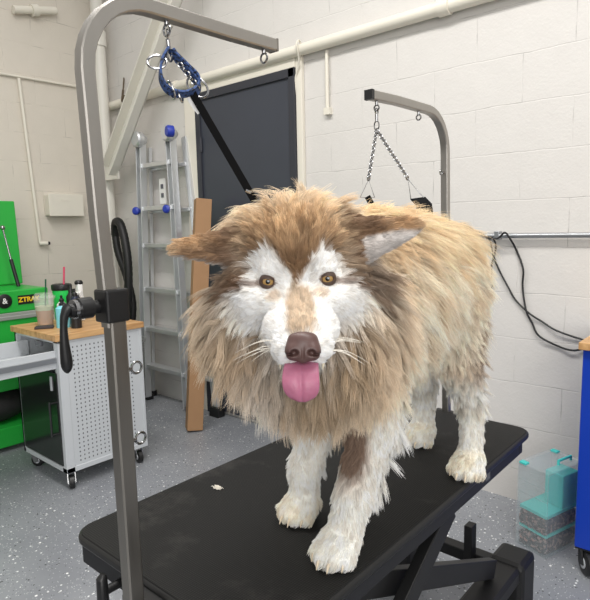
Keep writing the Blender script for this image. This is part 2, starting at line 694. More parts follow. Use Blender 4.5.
# overhead pipe and small conduits on the back wall
p = MB()
p.cyl((-4.55, WY - .045, 2.508), (1.5, WY - .045, 2.508), .034, n=20)
pipe = p.build('wall_pipe', M_PAINT)
tag(pipe, 'long white painted pipe running above the navy door along the back wall', 'pipe')
for x in (-3.55, -1.35, -.2):
    MB().cyl((x - .03, WY - .045, 2.508), (x + .03, WY - .045, 2.508), .042).bx(x - .012, x + .012, WY - .04, WY, 2.49, 2.525).build('pipe_coupling', M_PAINT, pipe)
p = MB()
p.cyl((-2.118, WY - .02, 2.13), (-2.118, WY - .02, 2.47), .011, n=12)
p.bx(-2.14, -2.095, WY - .03, WY, 2.10, 2.14)
tag(p.build('conduit_drop', M_PAINT), 'short white vertical conduit hanging below the overhead pipe right of the door', 'conduit')
p = MB()
p.sweep(bez([(-2.35, WY - .02, 2.22), (-2.36, WY - .03, 2.34), (-2.31, WY - .05, 2.44), (-2.29, WY - .095, 2.52), (-2.30, WY - .06, 2.56), (-2.31, WY - .02, 2.54)], 6), .006, 8)
tag(p.build('hanging_wire', M_PAINT), 'thin pale wire looped over the overhead pipe beside the door corner', 'wire')

p = MB()
p.cyl((-1.35, WY - .03, 1.362), (1.5, WY - .03, 1.362), .0125, n=14)
rail = p.build('conduit_rail', M_GALV)
tag(rail, 'horizontal grey metal conduit fixed to the wall right of the dog', 'conduit')
for x in (-1.06, -.34):
    MB().bx(x - .012, x + .012, WY - .045, WY, 1.345, 1.385).build('conduit_clamp', M_GALV, rail, bevel=.002)

# two black cables draped over it
def wallpath(pts, y0=WY - .05, y1=WY - .015):
    n = len(pts)
    return bez([(x, WY - .055 if z > 1.33 else WY - .012 - .01 * (i % 2), z) for i, (x, z) in enumerate(pts)], 8)
c1 = wallpath([(-1.16, 1.385), (-1.122, 1.369), (-1.087, 1.338), (-1.085, 1.274), (-1.057, 1.197), (-1.003, 1.108), (-.969, 1.046), (-.9, .987), (-.838, .947), (-.767, .912), (-.643, .877), (-.48, .85)])
tag(MB().sweep(c1, .0045, 8).build('black_cable', M_CABLE), 'black cable slanting from the conduit knot to the blue cart, above the lowest cable', 'cable')
c2 = wallpath([(-1.209, 1.41), (-1.168, 1.391), (-1.122, 1.364), (-1.074, 1.351), (-1.073, 1.30), (-1.089, 1.209), (-1.089, 1.104), (-1.111, .996), (-1.111, .889), (-1.13, .80)])
tag(MB().sweep(c2, .0045, 8).build('black_cable', M_CABLE), 'black cable dropping straight down behind the rump from the conduit', 'cable')
c3 = wallpath([(-1.106, 1.351), (-1.048, 1.351), (-1.016, 1.378), (-.99, 1.351), (-.97, 1.288), (-.933, 1.2), (-.936, 1.112), (-.913, .999), (-.886, .938), (-.848, .878), (-.764, .837), (-.696, .826), (-.635, .841), (-.48, .87)])
tag(MB().sweep(c3, .005, 8).build('black_cable', M_CABLE), 'rightmost black cable, hooked over the conduit and sagging lowest before the blue cart', 'cable')

# left wall: conduits and panel
p = MB()
p.cyl((LX + .02, -1.0, 2.60), (LX + .02, 2.66, 2.655), .010, n=12)
tag(p.build('conduit_run', M_PAINT), 'thin white horizontal conduit high on the left wall', 'conduit')
p = MB()
p.cyl((LX + .028, 2.03, 2.63), (LX + .028, 2.095, 1.345), .0125, n=12)
p.cyl((LX + .028, 2.09, 1.345), (LX + .045, 2.15, 1.345), .017, n=12)
o = tag(p.build('conduit_drop', M_PAINT), 'thin white vertical conduit on the left wall ending in an elbow', 'conduit')
MB().cyl((LX + .045, 2.145, 1.345), (LX + .047, 2.165, 1.345), .013, n=12).build('open_end', M_BLACK, o)
o = thing('wall_panel', 'flat cream electrical panel cover on the left wall', 'panel', (LX + .04, 2.30, 1.57))
MB().bx(LX, LX + .09, 2.165, 2.455, 1.572, 1.74).build('panel_box', M_PAINT, o, smooth=False, bevel=.006)
MB().bx(LX + .09, LX + .096, 2.16, 2.46, 1.565, 1.745).build('panel_cover', M_PAINT, o, smooth=False, bevel=.003)
MB().bx(LX + .096, LX + .1, 2.27, 2.33, 1.69, 1.70).build('latch', M_PAINT, o, smooth=False)
p = MB()
p.cyl((LX + .05, 2.02, 3.13), (LX + .05, 2.36, 3.21), .03, n=14)
p.cyl((LX + .05, 2.16, 3.16), (LX + .05, 2.21, 3.175), .045, n=14)
p.cyl((LX, 2.2, 3.17), (LX + .05, 2.2, 3.17), .02, n=10)
tag(p.build('pipe_fitting', M_PAINT), 'short white pipe with a coupling near the top of the left wall', 'pipe')

# round column in the corner with its diagonal brace
p = MB()
p.cyl((-4.46, WY - .12, 0), (-4.46, WY - .12, 4.05), .052, n=24)
cl = p.build('pipe_column', M_STEELP)
tag(cl, 'white painted round pipe column standing in the room corner', 'column')
MB().cyl((-4.46, WY - .12, 2.98), (-4.46, WY - .12, 3.1), .064, n=24).build('column_collar', M_STEELP, cl)
MB().bx(-4.52, -4.40, WY - .2, WY - .04, 0, .012).build('base_plate', M_STEELP, cl)
a, b = Vector((-4.24, WY - .25, 1.93)), Vector((-3.08, WY - .25, 3.30))
dirv = (b - a).normalized()
nrm = Vector((-dirv.z, 0, dirv.x))
br = thing('diagonal_brace', 'wide white painted steel brace slanting up from the corner column', 'brace', a)
def slab(off0, off1, y0, y1, cut=0.10):
    s0 = [a + nrm * off0 + dirv * (0 if off0 > 0 else cut), a + nrm * off1 + dirv * 0, b + nrm * off1, b + nrm * off0]
    vs = [(q.x, y0, q.z) for q in s0] + [(q.x, y1, q.z) for q in s0]
    return vs, [(0, 1, 2, 3), (7, 6, 5, 4), (0, 4, 5, 1), (1, 5, 6, 2), (2, 6, 7, 3), (3, 7, 4, 0)]
w_ = .075
MB().add(*slab(-w_, w_, WY - .20, WY - .192)).build('brace_web', M_STEELP, br, smooth=False)
MB().add(*slab(-w_, -w_ + .01, WY - .27, WY - .19)).build('brace_flange', M_STEELP, br, smooth=False)
MB().add(*slab(w_ - .01, w_, WY - .27, WY - .19)).build('brace_flange', M_STEELP, br, smooth=False)
MB().bx(-4.46, -4.16, WY - .20, WY - .185, 1.86, 2.02).build('gusset_plate', M_STEELP, br, smooth=False)
h = MB()
h.sweep(bez([(-4.24, 2.74, 2.60), (-4.17, 2.68, 2.50), (-4.13, 2.66, 2.49), (-4.11, 2.66, 2.53)], 6), .010, 8)
h.cyl((-4.24, 2.74, 2.60), (-4.30, WY, 2.72), .006, n=8)
tag(h.build('wall_hook', mat('old_brass', (98, 84, 66), .5, .4)), 'small dark metal hook on the wall between column and brace', 'hook')

# ------------------------------------------------------------------ ladder
ld = thing('multi_position_ladder', 'folded aluminium ladder with blue hinge knobs against the back wall', 'ladder', (-3.6, 2.7, 0))
def rail_pts(x0, z0, x1, z1, y0, y1):
    return (x0, y0, z0), (x1, y1, z1)
LR = [((-3.985, 2.65, .03), (-3.925, 2.69, 2.14)), ((-3.42, 2.65, .03), (-3.535, 2.69, 2.12))]
RR = [((-4.05, 2.73, .02), (-3.94, 2.755, 2.10)), ((-3.19, 2.72, .04), (-3.475, 2.755, 2.13))]
for a_, b_ in LR:
    MB().bar(a_, b_, .062, .02, (0, 1, 0)).bar(Vector(a_) + Vector((-.028, -.022, 0)), Vector(b_) + Vector((-.028, -.022, 0)), .008, .06, (0, 1, 0)).bar(Vector(a_) + Vector((.028, -.022, 0)), Vector(b_) + Vector((.028, -.022, 0)), .008, .06, (0, 1, 0)).build('rail', M_ALU, ld, smooth=False, bevel=.004)
for a_, b_ in RR:
    MB().bar(a_, b_, .055, .03, (0, 1, 0)).build('rail', M_ALU, ld, smooth=False, bevel=.004)
def lerp(a_, b_, z):
    a_, b_ = Vector(a_), Vector(b_)
    return a_ + (b_ - a_) * ((z - a_.z) / (b_.z - a_.z))
for z in (1.945, 1.605, 1.31, .95, .62, .30):
    MB().bar(lerp(*LR[0], z), lerp(*LR[1], z), .075, .035).build('rung', M_ALU, ld, smooth=False, bevel=.004)
for z in (1.925, 1.585, 1.29, .93, .60, .28):
    MB().bar(lerp(*RR[0], z), lerp(*RR[1], z), .05, .028).build('rung', M_ALU, ld, smooth=False, bevel=.004)
for x, z in ((-3.905, 2.15), (-3.51, 2.15)):
    MB().lathe((x, 2.60, z), [(0, 0), (.05, 0), (.062, .012), (.062, .05), (.05, .062), (.03, .10), (0, .12)], axis=(0, 1, 0)).build('hinge', M_ALU, ld)
MB().lathe((-3.47, 2.585, 2.155), [(0, 0), (.035, 0), (.042, .01), (.042, .05), (0, .05)], axis=(.3, 1, 0)).build('hinge_knob', M_BLUEP, ld)
for x in (-3.965, -3.555):
    MB().lathe((x, 2.60, 1.59), [(0, 0), (.02, 0), (.032, .01), (.032, .03), (.024, .05), (0, .055)], n=16, axis=(-.3, 1, 0)).build('lock_knob', M_BLUEP, ld)
MB().bx(-3.80, -3.72, 2.735, 2.742, 1.64, 1.84).build('instruction_label', M_WHITE, ld, smooth=False)
for z in (1.76, 1.69):
    MB().bx(-3.775, -3.745, 2.730, 2.736, z, z + .035).build('label_print', M_HOLE, ld, smooth=False)
for z, mt in ((1.40, M_REDB), (1.33, M_BLUEP), (1.10, M_BLUEP)):
    q0 = lerp(*RR[1], z)
    MB().box((q0.x, q0.y - .016, q0.z), (.034, .003, .05)).build('rail_sticker', mt, ld, smooth=False)
for x in (-3.985, -4.05, -3.42):
    MB().bx(x - .03, x + .03, 2.62 if x > -4 else 2.71, 2.68 if x > -4 else 2.76, 0, .05).build('rubber_foot', M_BLACK, ld, bevel=.005)
MB().bx(-3.235, -3.13, 2.68, 2.75, 0, .075).build('rubber_foot', M_BLACK, ld, bevel=.006)

# cardboard box leaning
bxm = MB()
A0, A1 = Vector((-3.09, 2.415, .005)), Vector((-3.105, 2.60, 1.635))
ax = (A1 - A0).normalized()
sx_ = Vector((.86, -.5, 0))
sx_ = (sx_ - ax * sx_.dot(ax)).normalized()
sy_ = ax.cross(sx_)
vs = []
for q in (A0, A1):
    for i, j in ((-1, -1), (1, -1), (1, 1), (-1, 1)):
        vs.append(q + sx_ * i * .055 + sy_ * j * .055)
lift = min(v.z for v in vs)
vs = [v - Vector((0, 0, lift)) for v in vs]
bxm.add(vs, [(3, 2, 1, 0), (4, 5, 6, 7), (0, 1, 5, 4), (1, 2, 6, 5), (2, 3, 7, 6), (3, 0, 4, 7)])
tag(bxm.build('cardboard_box', M_CARD, smooth=False, bevel=.003), 'tall narrow brown cardboard carton leaning beside the ladder', 'box')

# vacuum hose and clear bin by the corner
hs = bez([(-4.27, 2.60, 1.40), (-4.22, 2.58, 1.50), (-4.12, 2.56, 1.49), (-4.05, 2.55, 1.35), (-4.01, 2.54, 1.15), (-4.02, 2.53, .9), (-4.06, 2.5, .6), (-4.10, 2.48, .3), (-4.05, 2.48, .04)], 10)
hz = MB().sweep(hs, [.034 + .002 * (i % 2) for i in range(len(hs))], 12)
hb = bez([(-4.27, 2.60, 1.40), (-4.24, 2.60, 1.25), (-4.17, 2.62, 1.05), (-4.10, 2.62, .8), (-4.12, 2.58, .5), (-4.2, 2.58, .04)], 10)
hz.sweep(hb, [.030 + .002 * (i % 2) for i in range(len(hb))], 12)
tag(hz.build('vacuum_hose', M_HOSE), 'black corrugated vacuum hose hanging in a loop left of the ladder', 'hose')
tb = thing('trash_bin', 'grey translucent tub standing behind the pegboard cart', 'bin', (-3.82, 2.36, 0))
MB().lathe((-3.82, 2.36, 0), [(.001, .004), (.11, 0), (.115, .01), (.140, .56), (.152, .565), (.152, .59), (.140, .59), (.134, .56), (.11, .015), (.001, .015)], 32).build('tub', M_BIN, tb)
MB().lathe((-3.82, 2.36, .02), [(.001, 0), (.10, 0), (.112, .18), (.001, .2)], 24).build('contents', M_BLACK, tb)

# ------------------------------------------------------------------ toolbox
tbx = thing('tool_chest', 'bright green metal tool chest with its lid raised against the left wall', 'tool chest', (-4.05, 1.35, 0))
XF = -3.76
b_ = MB()
b_.bx(-4.45, XF, .75, 1.74, .03, .16)
b_.build('bottom_tray', M_GREEN, tbx, smooth=False, bevel=.006)
b_ = MB()
b_.bx(-4.45, -4.43, .75, 1.74, .16, .9)
b_.bx(-4.43, XF, 1.72, 1.74, .16, .9)
b_.bx(-4.43, XF, .75, .77, .16, .9)
b_.build('cabinet_shell', M_GREEN, tbx, smooth=False)
MB().bx(-4.42, XF - .02, .77, 1.72, .40, .52).build('shelf', M_GREEND, tbx, smooth=False, bevel=.004)
dw = MB().bx(-4.42, XF, .77, 1.72, .53, .66).build('drawer', M_GREEN, tbx, smooth=False, bevel=.006)
MB().bx(XF, XF + .014, .80, 1.64, .635, .655).build('drawer_pull', M_SILVER, dw, smooth=False, bevel=.003)
dw = MB().bx(-4.42, XF, .77, 1.72, .67, .895).build('drawer', M_GREEN, tbx, smooth=False, bevel=.006)
MB().bx(XF, XF + .014, .77, 1.72, .87, .895).build('drawer_pull', M_SILVER, dw, smooth=False, bevel=.003)
MB().bx(-4.45, XF + .004, .75, 1.75, .895, .915).build('trim_strip', M_SILVER, tbx, smooth=False, bevel=.003)
tp = MB()
tp.bx(-4.45, XF, .75, 1.75, .915, 1.06)
tp.build('top_box', M_GREEN, tbx, smooth=False, bevel=.008)
lid = MB()
lid.box((-4.22, 1.258, 1.362), (.04, 1.02, .60), Matrix.Rotation(math.radians(-3), 3, 'Y'))
lid.build('lid', M_GREEN, tbx, smooth=False, bevel=.008)
st = MB().cyl((-4.02, 1.665, 1.06), (-4.06, 1.645, 1.25), .013, n=12).build('gas_strut', M_BLACK, tbx)
MB().cyl((-4.06, 1.645, 1.25), (-4.10, 1.625, 1.46), .0065, n=10).ball((-4.102, 1.624, 1.47), .018).build('strut_rod', M_CHROME, st)
bd = MB().lathe((XF, 1.46, .995), [(0, 0), (.047, 0), (.047, .006), (.043, .009), (0, .009)], 32, axis=(1, 0, 0)).build('badge', M_BLACK, tbx)
mt_ = Matrix(((0, 0, 1, XF + .0095), (1, 0, 0, 1.46), (0, 1, 0, 0.995), (0, 0, 0, 1)))
text_mesh('&', .05, mt_, M_WHITE, 'badge_emblem', bd, .001, .0008)
sk = MB().bx(XF, XF + .003, 1.545, 1.69, .962, 1.022).build('sticker', M_BLACK, tbx, smooth=False)
mt_ = Matrix(((0, 0, 1, XF + .0036), (1, 0, 0, 1.617), (0, 1, 0, .992), (0, 0, 0, 1))) @ Matrix.Shear('XY', 4, (.22, 0)).transposed().transposed()
text_mesh('ZTRAK', .044, mt_, M_YELLOW, 'sticker_lettering', sk, .001, .0012)
ob = MB()
ob.ball((-3.95, 1.42, .16 + .112), .14, 16, (1, 1.5, .8))
tag(ob.build('dark_bag', mat('dark_bag_cloth', (30, 29, 30), .8, bump=.4, nscale=20), origin=(-3.95, 1.42, .16)), 'dark crumpled bag on the open lower shelf of the green tool chest', 'bag')

# ------------------------------------------------------------------ pegboard cart
CX0, CX1, CY0, CY1 = -3.44, -2.895, 1.375, 1.90
ct = thing('rolling_cart', 'light grey rolling cabinet with pegboard side and wooden top', 'cart', ((CX0 + CX1) / 2, (CY0 + CY1) / 2, 0))
s_ = MB()
s_.bx(CX0, CX0 + .02, CY0, CY1, .095, .845)
s_.bx(CX0, CX1 - .001, CY1 - .02, CY1, .096, .844)
s_.bx(CX0, CX1, CY0, CY1, .095, .125)
s_.bx(CX0, CX1, CY0, CY1, .83, .845)
s_.bx(CX0, CX0 + .03, CY0, CY0 + .03, .095, .845)
s_.bx(CX1 - .05, CX1, CY0, CY0 + .05, .095, .845)
s_.build('cabinet', M_LGREY, ct, smooth=False, bevel=.003)
MB().bx(CX1 - .025, CX1 - .004, CY0 + .02, CY1 - .02, .10, .84).build('side_panel', M_LGREY, ct, smooth=False)
# pegboard holes
ph = MB()
for i in range(15):
    for j in range(27):
        y = CY0 + .085 + i * .0255
        z = .15 + j * .025
        r = .0045
        n_ = 6
        ph.add([(CX1 - .0035, y + r * math.cos(2 * math.pi * k / n_), z + r * 1.3 * math.sin(2 * math.pi * k / n_)) for k in range(n_)], [tuple(range(n_))])
ho = ph.build('peg_holes', M_HOLE, ct, smooth=False)
ho['kind'] = 'stuff'
MB().bx(CX0 - .012, CX1 + .012, CY0 - .015, CY1 + .012, .845, .88).build('worktop', M_WOOD, ct, smooth=False, bevel=.003)
dr = MB().bx(CX0 + .032, CX1 - .032, CY0 - .006, CY0 + .012, .135, .665).build('door', M_SMOKE, ct, smooth=False, bevel=.003)
hd = MB().cyl((CX1 - .085, CY0 - .03, .30), (CX1 - .085, CY0 - .03, .50), .007, n=10)
hd.cyl((CX1 - .085, CY0 - .03, .31), (CX1 - .085, CY0, .31), .006, n=8).cyl((CX1 - .085, CY0 - .03, .49), (CX1 - .085, CY0, .49), .006, n=8)
hd.build('handle', M_SMOKE, dr)
MB().bx(CX1 - .10, CX1 - .085, CY0 - .012, CY0 - .006, .56, .64).build('door_glint_strip', M_LGREY, dr, smooth=False)
# top drawer pulled out
dwr = MB()
dy0 = CY0 - .36
dwr.bx(CX0 + .035, CX0 + .047, dy0, CY0 + .06, .70, .79)
dwr.bx(CX1 - .047, CX1 - .035, dy0, CY0 + .06, .70, .79)
dwr.bx(CX0 + .035, CX1 - .035, dy0, CY0 + .06, .69, .70)
dwr.bx(CX0 + .015, CX1 - .015, dy0 - .02, dy0, .68, .80)
dwo = dwr.build('drawer', M_LGREY, ct, smooth=False, bevel=.002)
sl = MB().bx(CX1 - .035, CX1 - .022, CY0 - .33, CY0 + .05, .725, .755)
sl.build('drawer_slide', M_GALV, dwo, smooth=False, bevel=.002)
MB().bx(CX1 - .24, CX1 - .17, CY0 - .016, CY0 + .0, .80, .828).build('logo_plate', M_HOLE, ct, smooth=False)
def caster(x, y, ang, parent, R=.038, mt=M_CHROME, zt=.095):
    cm = MB()
    dx, dy = math.cos(ang), math.sin(ang)
    cm.bx(x - .03, x + .03, y - .03, y + .03, zt - .005, zt)
    for sgn in (-1, 1):
        ox, oy = -dy * .02 * sgn, dx * .02 * sgn
        cm.bar((x + ox, y + oy, zt), (x + ox + dx * .02, y + oy + dy * .02, R - .008), .005, .03, (dx, dy, 0))
    k = cm.build('caster', mt, parent, smooth=False)
    MB().lathe((x + dx * .02 + dy * .015, y + dy * .02 - dx * .015, R), [(0, 0), (R * .85, 0), (R, .004), (R, .026), (R * .85, .03), (0, .03)], 24, axis=(-dy, dx, 0)).build('wheel', M_BLACK, k)
    MB().lathe((x + dx * .02 + dy * .0175, y + dy * .02 - dx * .0175, R), [(0, 0), (R * .45, 0), (R * .45, .035), (0, .035)], 16, axis=(-dy, dx, 0)).build('hub', M_LGREY, k)
for (x, y, an) in ((CX1 - .04, CY0 + .04, -.4), (CX0 + .05, CY0 + .04, .6), (CX1 - .04, CY1 - .05, -.2), (CX0 + .05, CY1 - .05, .3)):
    caster(x, y, an, ct)

# things on the cart
TZ = .88
def cup_scale(prof, f):
    return [(r * f, h * f) for r, h in prof]
c_ = thing('iced_coffee_cup', 'clear plastic cup of iced coffee with a dark green straw on the cart', 'cup', (-3.285, 1.50, TZ))
q_ = 1.36
MB().lathe((-3.285, 1.50, TZ), cup_scale([(.001, .001), (.030, 0), (.032, .004), (.043, .115), (.046, .118), (.046, .122), (.0415, .12), (.0305, .005), (.001, .004)], q_), 28).build('cup', M_CUP, c_)
MB().lathe((-3.285, 1.50, TZ + .006), cup_scale([(.001, 0), (.0295, 0), (.036, .062), (.001, .062)], q_), 24).build('coffee', M_LATTE, c_)
MB().lathe((-3.285, 1.50, TZ + .0065 + .062 * q_), cup_scale([(.001, 0), (.0358, 0), (.0380, .018), (.001, .018)], q_), 24).build('milk_foam', M_CREAM, c_)
MB().lathe((-3.285, 1.50, TZ + .118 * q_), cup_scale([(.047, 0), (.048, .008), (.042, .012), (.034, .024), (.001, .026)], q_), 28).build('dome_lid', M_CUP, c_)
MB().cyl((-3.285, 1.50, TZ + .04), (-3.268, 1.512, TZ + .275), .0045, n=10).build('straw', M_STRAWG, c_)

t_ = thing('tumbler', 'bright green insulated tumbler with black lid and pink straw', 'tumbler', (-3.38, 1.66, TZ))
MB().lathe((-3.38, 1.66, TZ), cup_scale([(.001, 0), (.036, 0), (.038, .004), (.043, .15), (.001, .15)], 1.32), 28).build('cup', M_NEON, t_)
MB().lathe((-3.38, 1.66, TZ + .198), cup_scale([(.045, -.006), (.047, .0), (.047, .018), (.044, .022), (.04, .024), (.001, .02)], 1.3), 28).build('lid', M_BLACK, t_)
MB().cyl((-3.38, 1.66, TZ + .05), (-3.36, 1.676, TZ + .335), .006, n=10).build('straw', M_PINK, t_)

def bottle(name, x, y, r, h, body, top, label, capw=.5):
    o = thing(name, label, 'bottle', (x, y, TZ))
    MB().lathe((x, y, TZ), [(.001, 0), (r, 0), (r, h * .75), (r * .5, h * .85), (r * .45, h * .87), (.001, h * .87)], 20).build('bottle', body, o)
    MB().lathe((x, y, TZ + h * .84), [(.001, 0), (r * capw, 0), (r * capw, h * .10), (r * .25, h * .14), (r * .25, h * .24), (.001, h * .24)], 16).build('cap', top, o)
bottle('spray_bottle', -3.19, 1.56, .028, .165, M_WHITE, M_BLACK, 'small white bottle with a black nozzle beside the iced coffee')
bottle('spray_bottle', -3.115, 1.525, .038, .15, M_CYAN, M_BLACK, 'pale cyan bottle with a black nozzle on the cart front edge')
bottle('spray_bottle', -3.19, 1.62, .028, .22, M_BLACK, M_BLACK, 'slim all black bottle behind the cyan bottle')
bottle('spray_bottle', -3.135, 1.615, .028, .20, mat('dark_blue_bottle', (28, 34, 60), .4), M_BLACK, 'dark navy bottle right of the slim black bottle')
g_ = thing('label_gun', 'white handheld gadget with a dark screen standing behind the bottles', 'gadget', (-3.25, 1.71, TZ))
MB().bar((-3.25, 1.71, TZ), (-3.285, 1.725, TZ + .23), .040, .032, (0, 1, 0)).build('grip', M_WHITE, g_, smooth=False, bevel=.008)
rt = Matrix.Rotation(math.radians(20), 3, 'X') @ Matrix.Rotation(math.radians(38), 3, 'Z')
MB().box((-3.23, 1.675, TZ + .145), (.085, .034, .078), rt).build('head', M_WHITE, g_, smooth=False, bevel=.006)
off = rt @ Vector((0, -.0175, 0))
MB().box(Vector((-3.23, 1.675, TZ + .145)) + off, (.062, .003, .052), rt).build('screen', M_HOLE, g_, smooth=False)
MB().lathe((-3.287, 1.726, TZ + .225), [(.001, 0), (.024, 0), (.026, .012), (.018, .024), (.001, .026)], 18).build('top_cap', M_BLACK, g_)
w_m = MB()
w_m.box((-3.175, 1.44, TZ + .007), (.10, .062, .014), Matrix.Rotation(math.radians(58), 3, 'Z'))
tag(w_m.build('wallet', mat('dark_wallet', (52, 46, 50), .6), smooth=False, bevel=.004), 'flat dark wallet lying on the wooden cart top in front of the coffee', 'wallet')
cb = MB()
cb.lathe((-3.03, 1.56, TZ), [(.001, 0), (.03, 0), (.03, .06), (.026, .062), (.001, .06)], 18)
tag(cb.build('blade_case', M_BLACK), 'short black round case at the right end of the cart bottles', 'case')

# ------------------------------------------------------------------ grooming table
TX0, TX1, TY0, TY1, TT = -1.178, -.57, .555, 1.835, .75
gt = thing('grooming_table', 'black rubber topped scissor lift grooming table under the dog', 'table', ((TX0 + TX1) / 2, (TY0 + TY1) / 2, 0))
def rrect(x0, x1, y0, y1, r, n=6):
    out = []
    for cx, cy, a0 in ((x1 - r, y1 - r, 0), (x0 + r, y1 - r, 90), (x0 + r, y0 + r, 180), (x1 - r, y0 + r, 270)):
        for k in range(n + 1):
            a = math.radians(a0 + 90 * k / n)
            out.append((cx + r * math.cos(a), cy + r * math.sin(a)))
    return out
def prism(outline, z0, z1):
    n = len(outline)
    return [(x, y, z0) for x, y in outline] + [(x, y, z1) for x, y in outline], [tuple(range(n))[::-1], tuple(range(n, 2 * n))] + [(i, (i + 1) % n, n + (i + 1) % n, n + i) for i in range(n)]
MB().add(*prism(rrect(TX0 + .006, TX1 - .006, TY0 + .006, TY1 - .006, .045), TT - .012, TT)).build('table_mat', M_RUBBER, gt, bevel=.002)
MB().add(*prism(rrect(TX0, TX1, TY0, TY1, .05), TT - .024, TT - .002)).build('table_top', M_TRIM, gt, bevel=.007)
fr = MB()
fx0, fx1, fy0, fy1 = TX0 + .02, TX1 - .022, TY0 + .015, TY1 - .03
fr.bx(fx0, fx1, fy0, fy0 + .03, TT - .078, TT - .024)
fr.bx(fx0, fx1, fy1 - .03, fy1, TT - .078, TT - .024)
fr.bx(fx0, fx0 + .03, fy0 + .03, fy1 - .03, TT - .078, TT - .024)
fr.bx(fx1 - .03, fx1, fy0 + .03, fy1 - .03, TT - .078, TT - .024)
fr.build('top_frame', M_NAVYF, gt, smooth=False, bevel=.003)
MB().bx(fx1, fx1 + .001, 1.50, 1.53, TT - .065, TT - .035).build('frame_sticker', M_HOLE, gt, smooth=False)
for x in (-.625, -1.13):
    MB().bar((x, 1.33, .665), (x, .66, .245), .03, .062, (0, 0, 1)).build('scissor_arm', M_BLACKM, gt, smooth=False, bevel=.003)
for x in (-.668, -1.09):
    MB().bar((x, .86, .665), (x, 1.76, .255), .03, .062, (0, 0, 1)).build('scissor_arm', M_BLACKM, gt, smooth=False, bevel=.003)
for x in (-.605, -1.15):
    MB().lathe((x, 1.075, .508), [(0, -.05), (.010, -.05), (.010, .003), (0, .005)], 12, axis=(1 if x > -.9 else -1, 0, 0)).build('pivot_bolt', M_CHROME, gt)
MB().bar((-.67, 1.33, .66), (-1.09, 1.33, .66), .03, .03).build('scissor_crossbar', M_BLACKM, gt, smooth=False)
MB().bar((-.64, .66, .245), (-1.12, .66, .245), .03, .03).build('scissor_crossbar', M_BLACKM, gt, smooth=False)
for x in (-.655, -1.105):
    MB().bx(x - .05, x + .05, .50, 1.93, .165, .225).build('base_rail', M_BLACKM, gt, smooth=False, bevel=.012)
    for y in (.50, 1.93):
        MB().bx(x - .062, x + .062, y - .075, y + .062, 0, .235).build('base_foot', M_BLACKM, gt, smooth=False, bevel=.02)
for y in (1.90, .52):
    MB().bar((-.72, y, .185), (-1.05, y, .185), .05, .045).build('base_crossbar', M_BLACKM, gt, smooth=False, bevel=.004)
MB().bar((-.79, 1.865, .165), (-.79, 1.865, .325), .045, .03, (1, 0, 0)).build('stop_post', M_BLACKM, gt, smooth=False, bevel=.003)
MB().bar((-.88, .85, .21), (-.88, 1.3, .6), .05, .05).build('lift_actuator', M_BLACKM, gt, smooth=False, bevel=.01)
# clamp screw handles under the near end
k = MB().cyl((-.985, TY0 + .02, TT - .05), (-.985, TY0 - .03, TT - .05), .009, n=12)
k.sweep([(-.985, TY0 - .03, TT - .012), (-.985, TY0 - .034, TT - .02), (-.985, TY0 - .034, TT - .07), (-.985, TY0 - .03, TT - .115)], [.006, .011, .012, .009], 12)
k.build('clamp_handle', M_BLACK, gt)

# ------------------------------------------------------------------ grooming arms
def eyebolt(x, y, z, parent, ringaxis=(0, 1, 0), down=(0, 0, -1), R=.0095):
    dn = Vector(down)
    c = Vector((x, y, z))
    e = MB()
    e.cyl(c, c + dn * .010, .0045, n=10)
    e.torus(c + dn * (.010 + R), ringaxis, R, .0024, 20, 8)
    return e.build('eye_bolt', M_CHROME, parent)

ga = thing('grooming_post', 'brushed steel grooming arm at the near table end holding the blue loop', 'grooming post', (-.86, .52, TT - .09))
x = -.86
MB().sweep([(x, .515, .66), (x, .512, 1.27)], .0148, square=True, ref=(1, 0, 0)).build('lower_post', M_STEELD, ga)
upts = [(x, .505, 1.26), (x, .495, 1.45), (x, .488, 1.68)]
for k in range(1, 9):
    a = math.radians(90 * k / 8)
    upts.append((x, .488 + .125 * (1 - math.cos(a)), 1.683 + .125 * math.sin(a)))
upts += [(x, .80, 1.811), (x, .936, 1.815)]
MB().sweep(upts, .0125, square=True, ref=(1, 0, 0)).build('upper_post', M_STEEL, ga)
MB().bx(x - .0128, x + .0128, .934, .939, 1.8022, 1.8278).build('end_cap', M_STEELD, ga, smooth=False)
sv = MB().bx(x - .021, x + .021, .487, .531, 1.268, 1.325).build('collar_block', M_BLACK, ga, smooth=False, bevel=.004)
hd = MB()
hd.cyl((x - .008, .492, 1.296), (x - .012, .438, 1.294), .0115, n=16)
hd.cyl((x - .01, .475, 1.296), (x - .010, .452, 1.296), .018, n=16)
lv = hd.build('lever_hub', M_BLACK, ga)
MB().sweep(bez([(x - .012, .440, 1.302), (x - .014, .430, 1.285), (x - .016, .428, 1.25), (x - .018, .430, 1.215), (x - .019, .431, 1.19)], 5), [.010, .0105, .010, .009, .0075, .007, .0065, .0062, .0062, .0066, .007, .0076, .0082, .0088, .0093, .0097, .0099, .0095, .008, .0055, .002], 14).build('lever', M_BLACK, lv)
MB().cyl((x - .012, .452, 1.296), (x - .012, .444, 1.296), .016, n=14).build('chrome_ring', M_CHROME, lv)
eyebolt(x, .653, 1.799, ga, (0, 1, 0))
eyebolt(x, .905, 1.803, ga, (0, 1, 0))
eyebolt(x, .529, 1.178, ga, (1, 0, 0), (0, 1, 0), .0105)
eyebolt(x, .529, 1.046, ga, (1, 0, 0), (0, 1, 0), .0105)
MB().bx(x - .045, x + .045, .515, .56, TT - .10, TT - .012).build('table_clamp', M_BLACK, ga, smooth=False, bevel=.006)

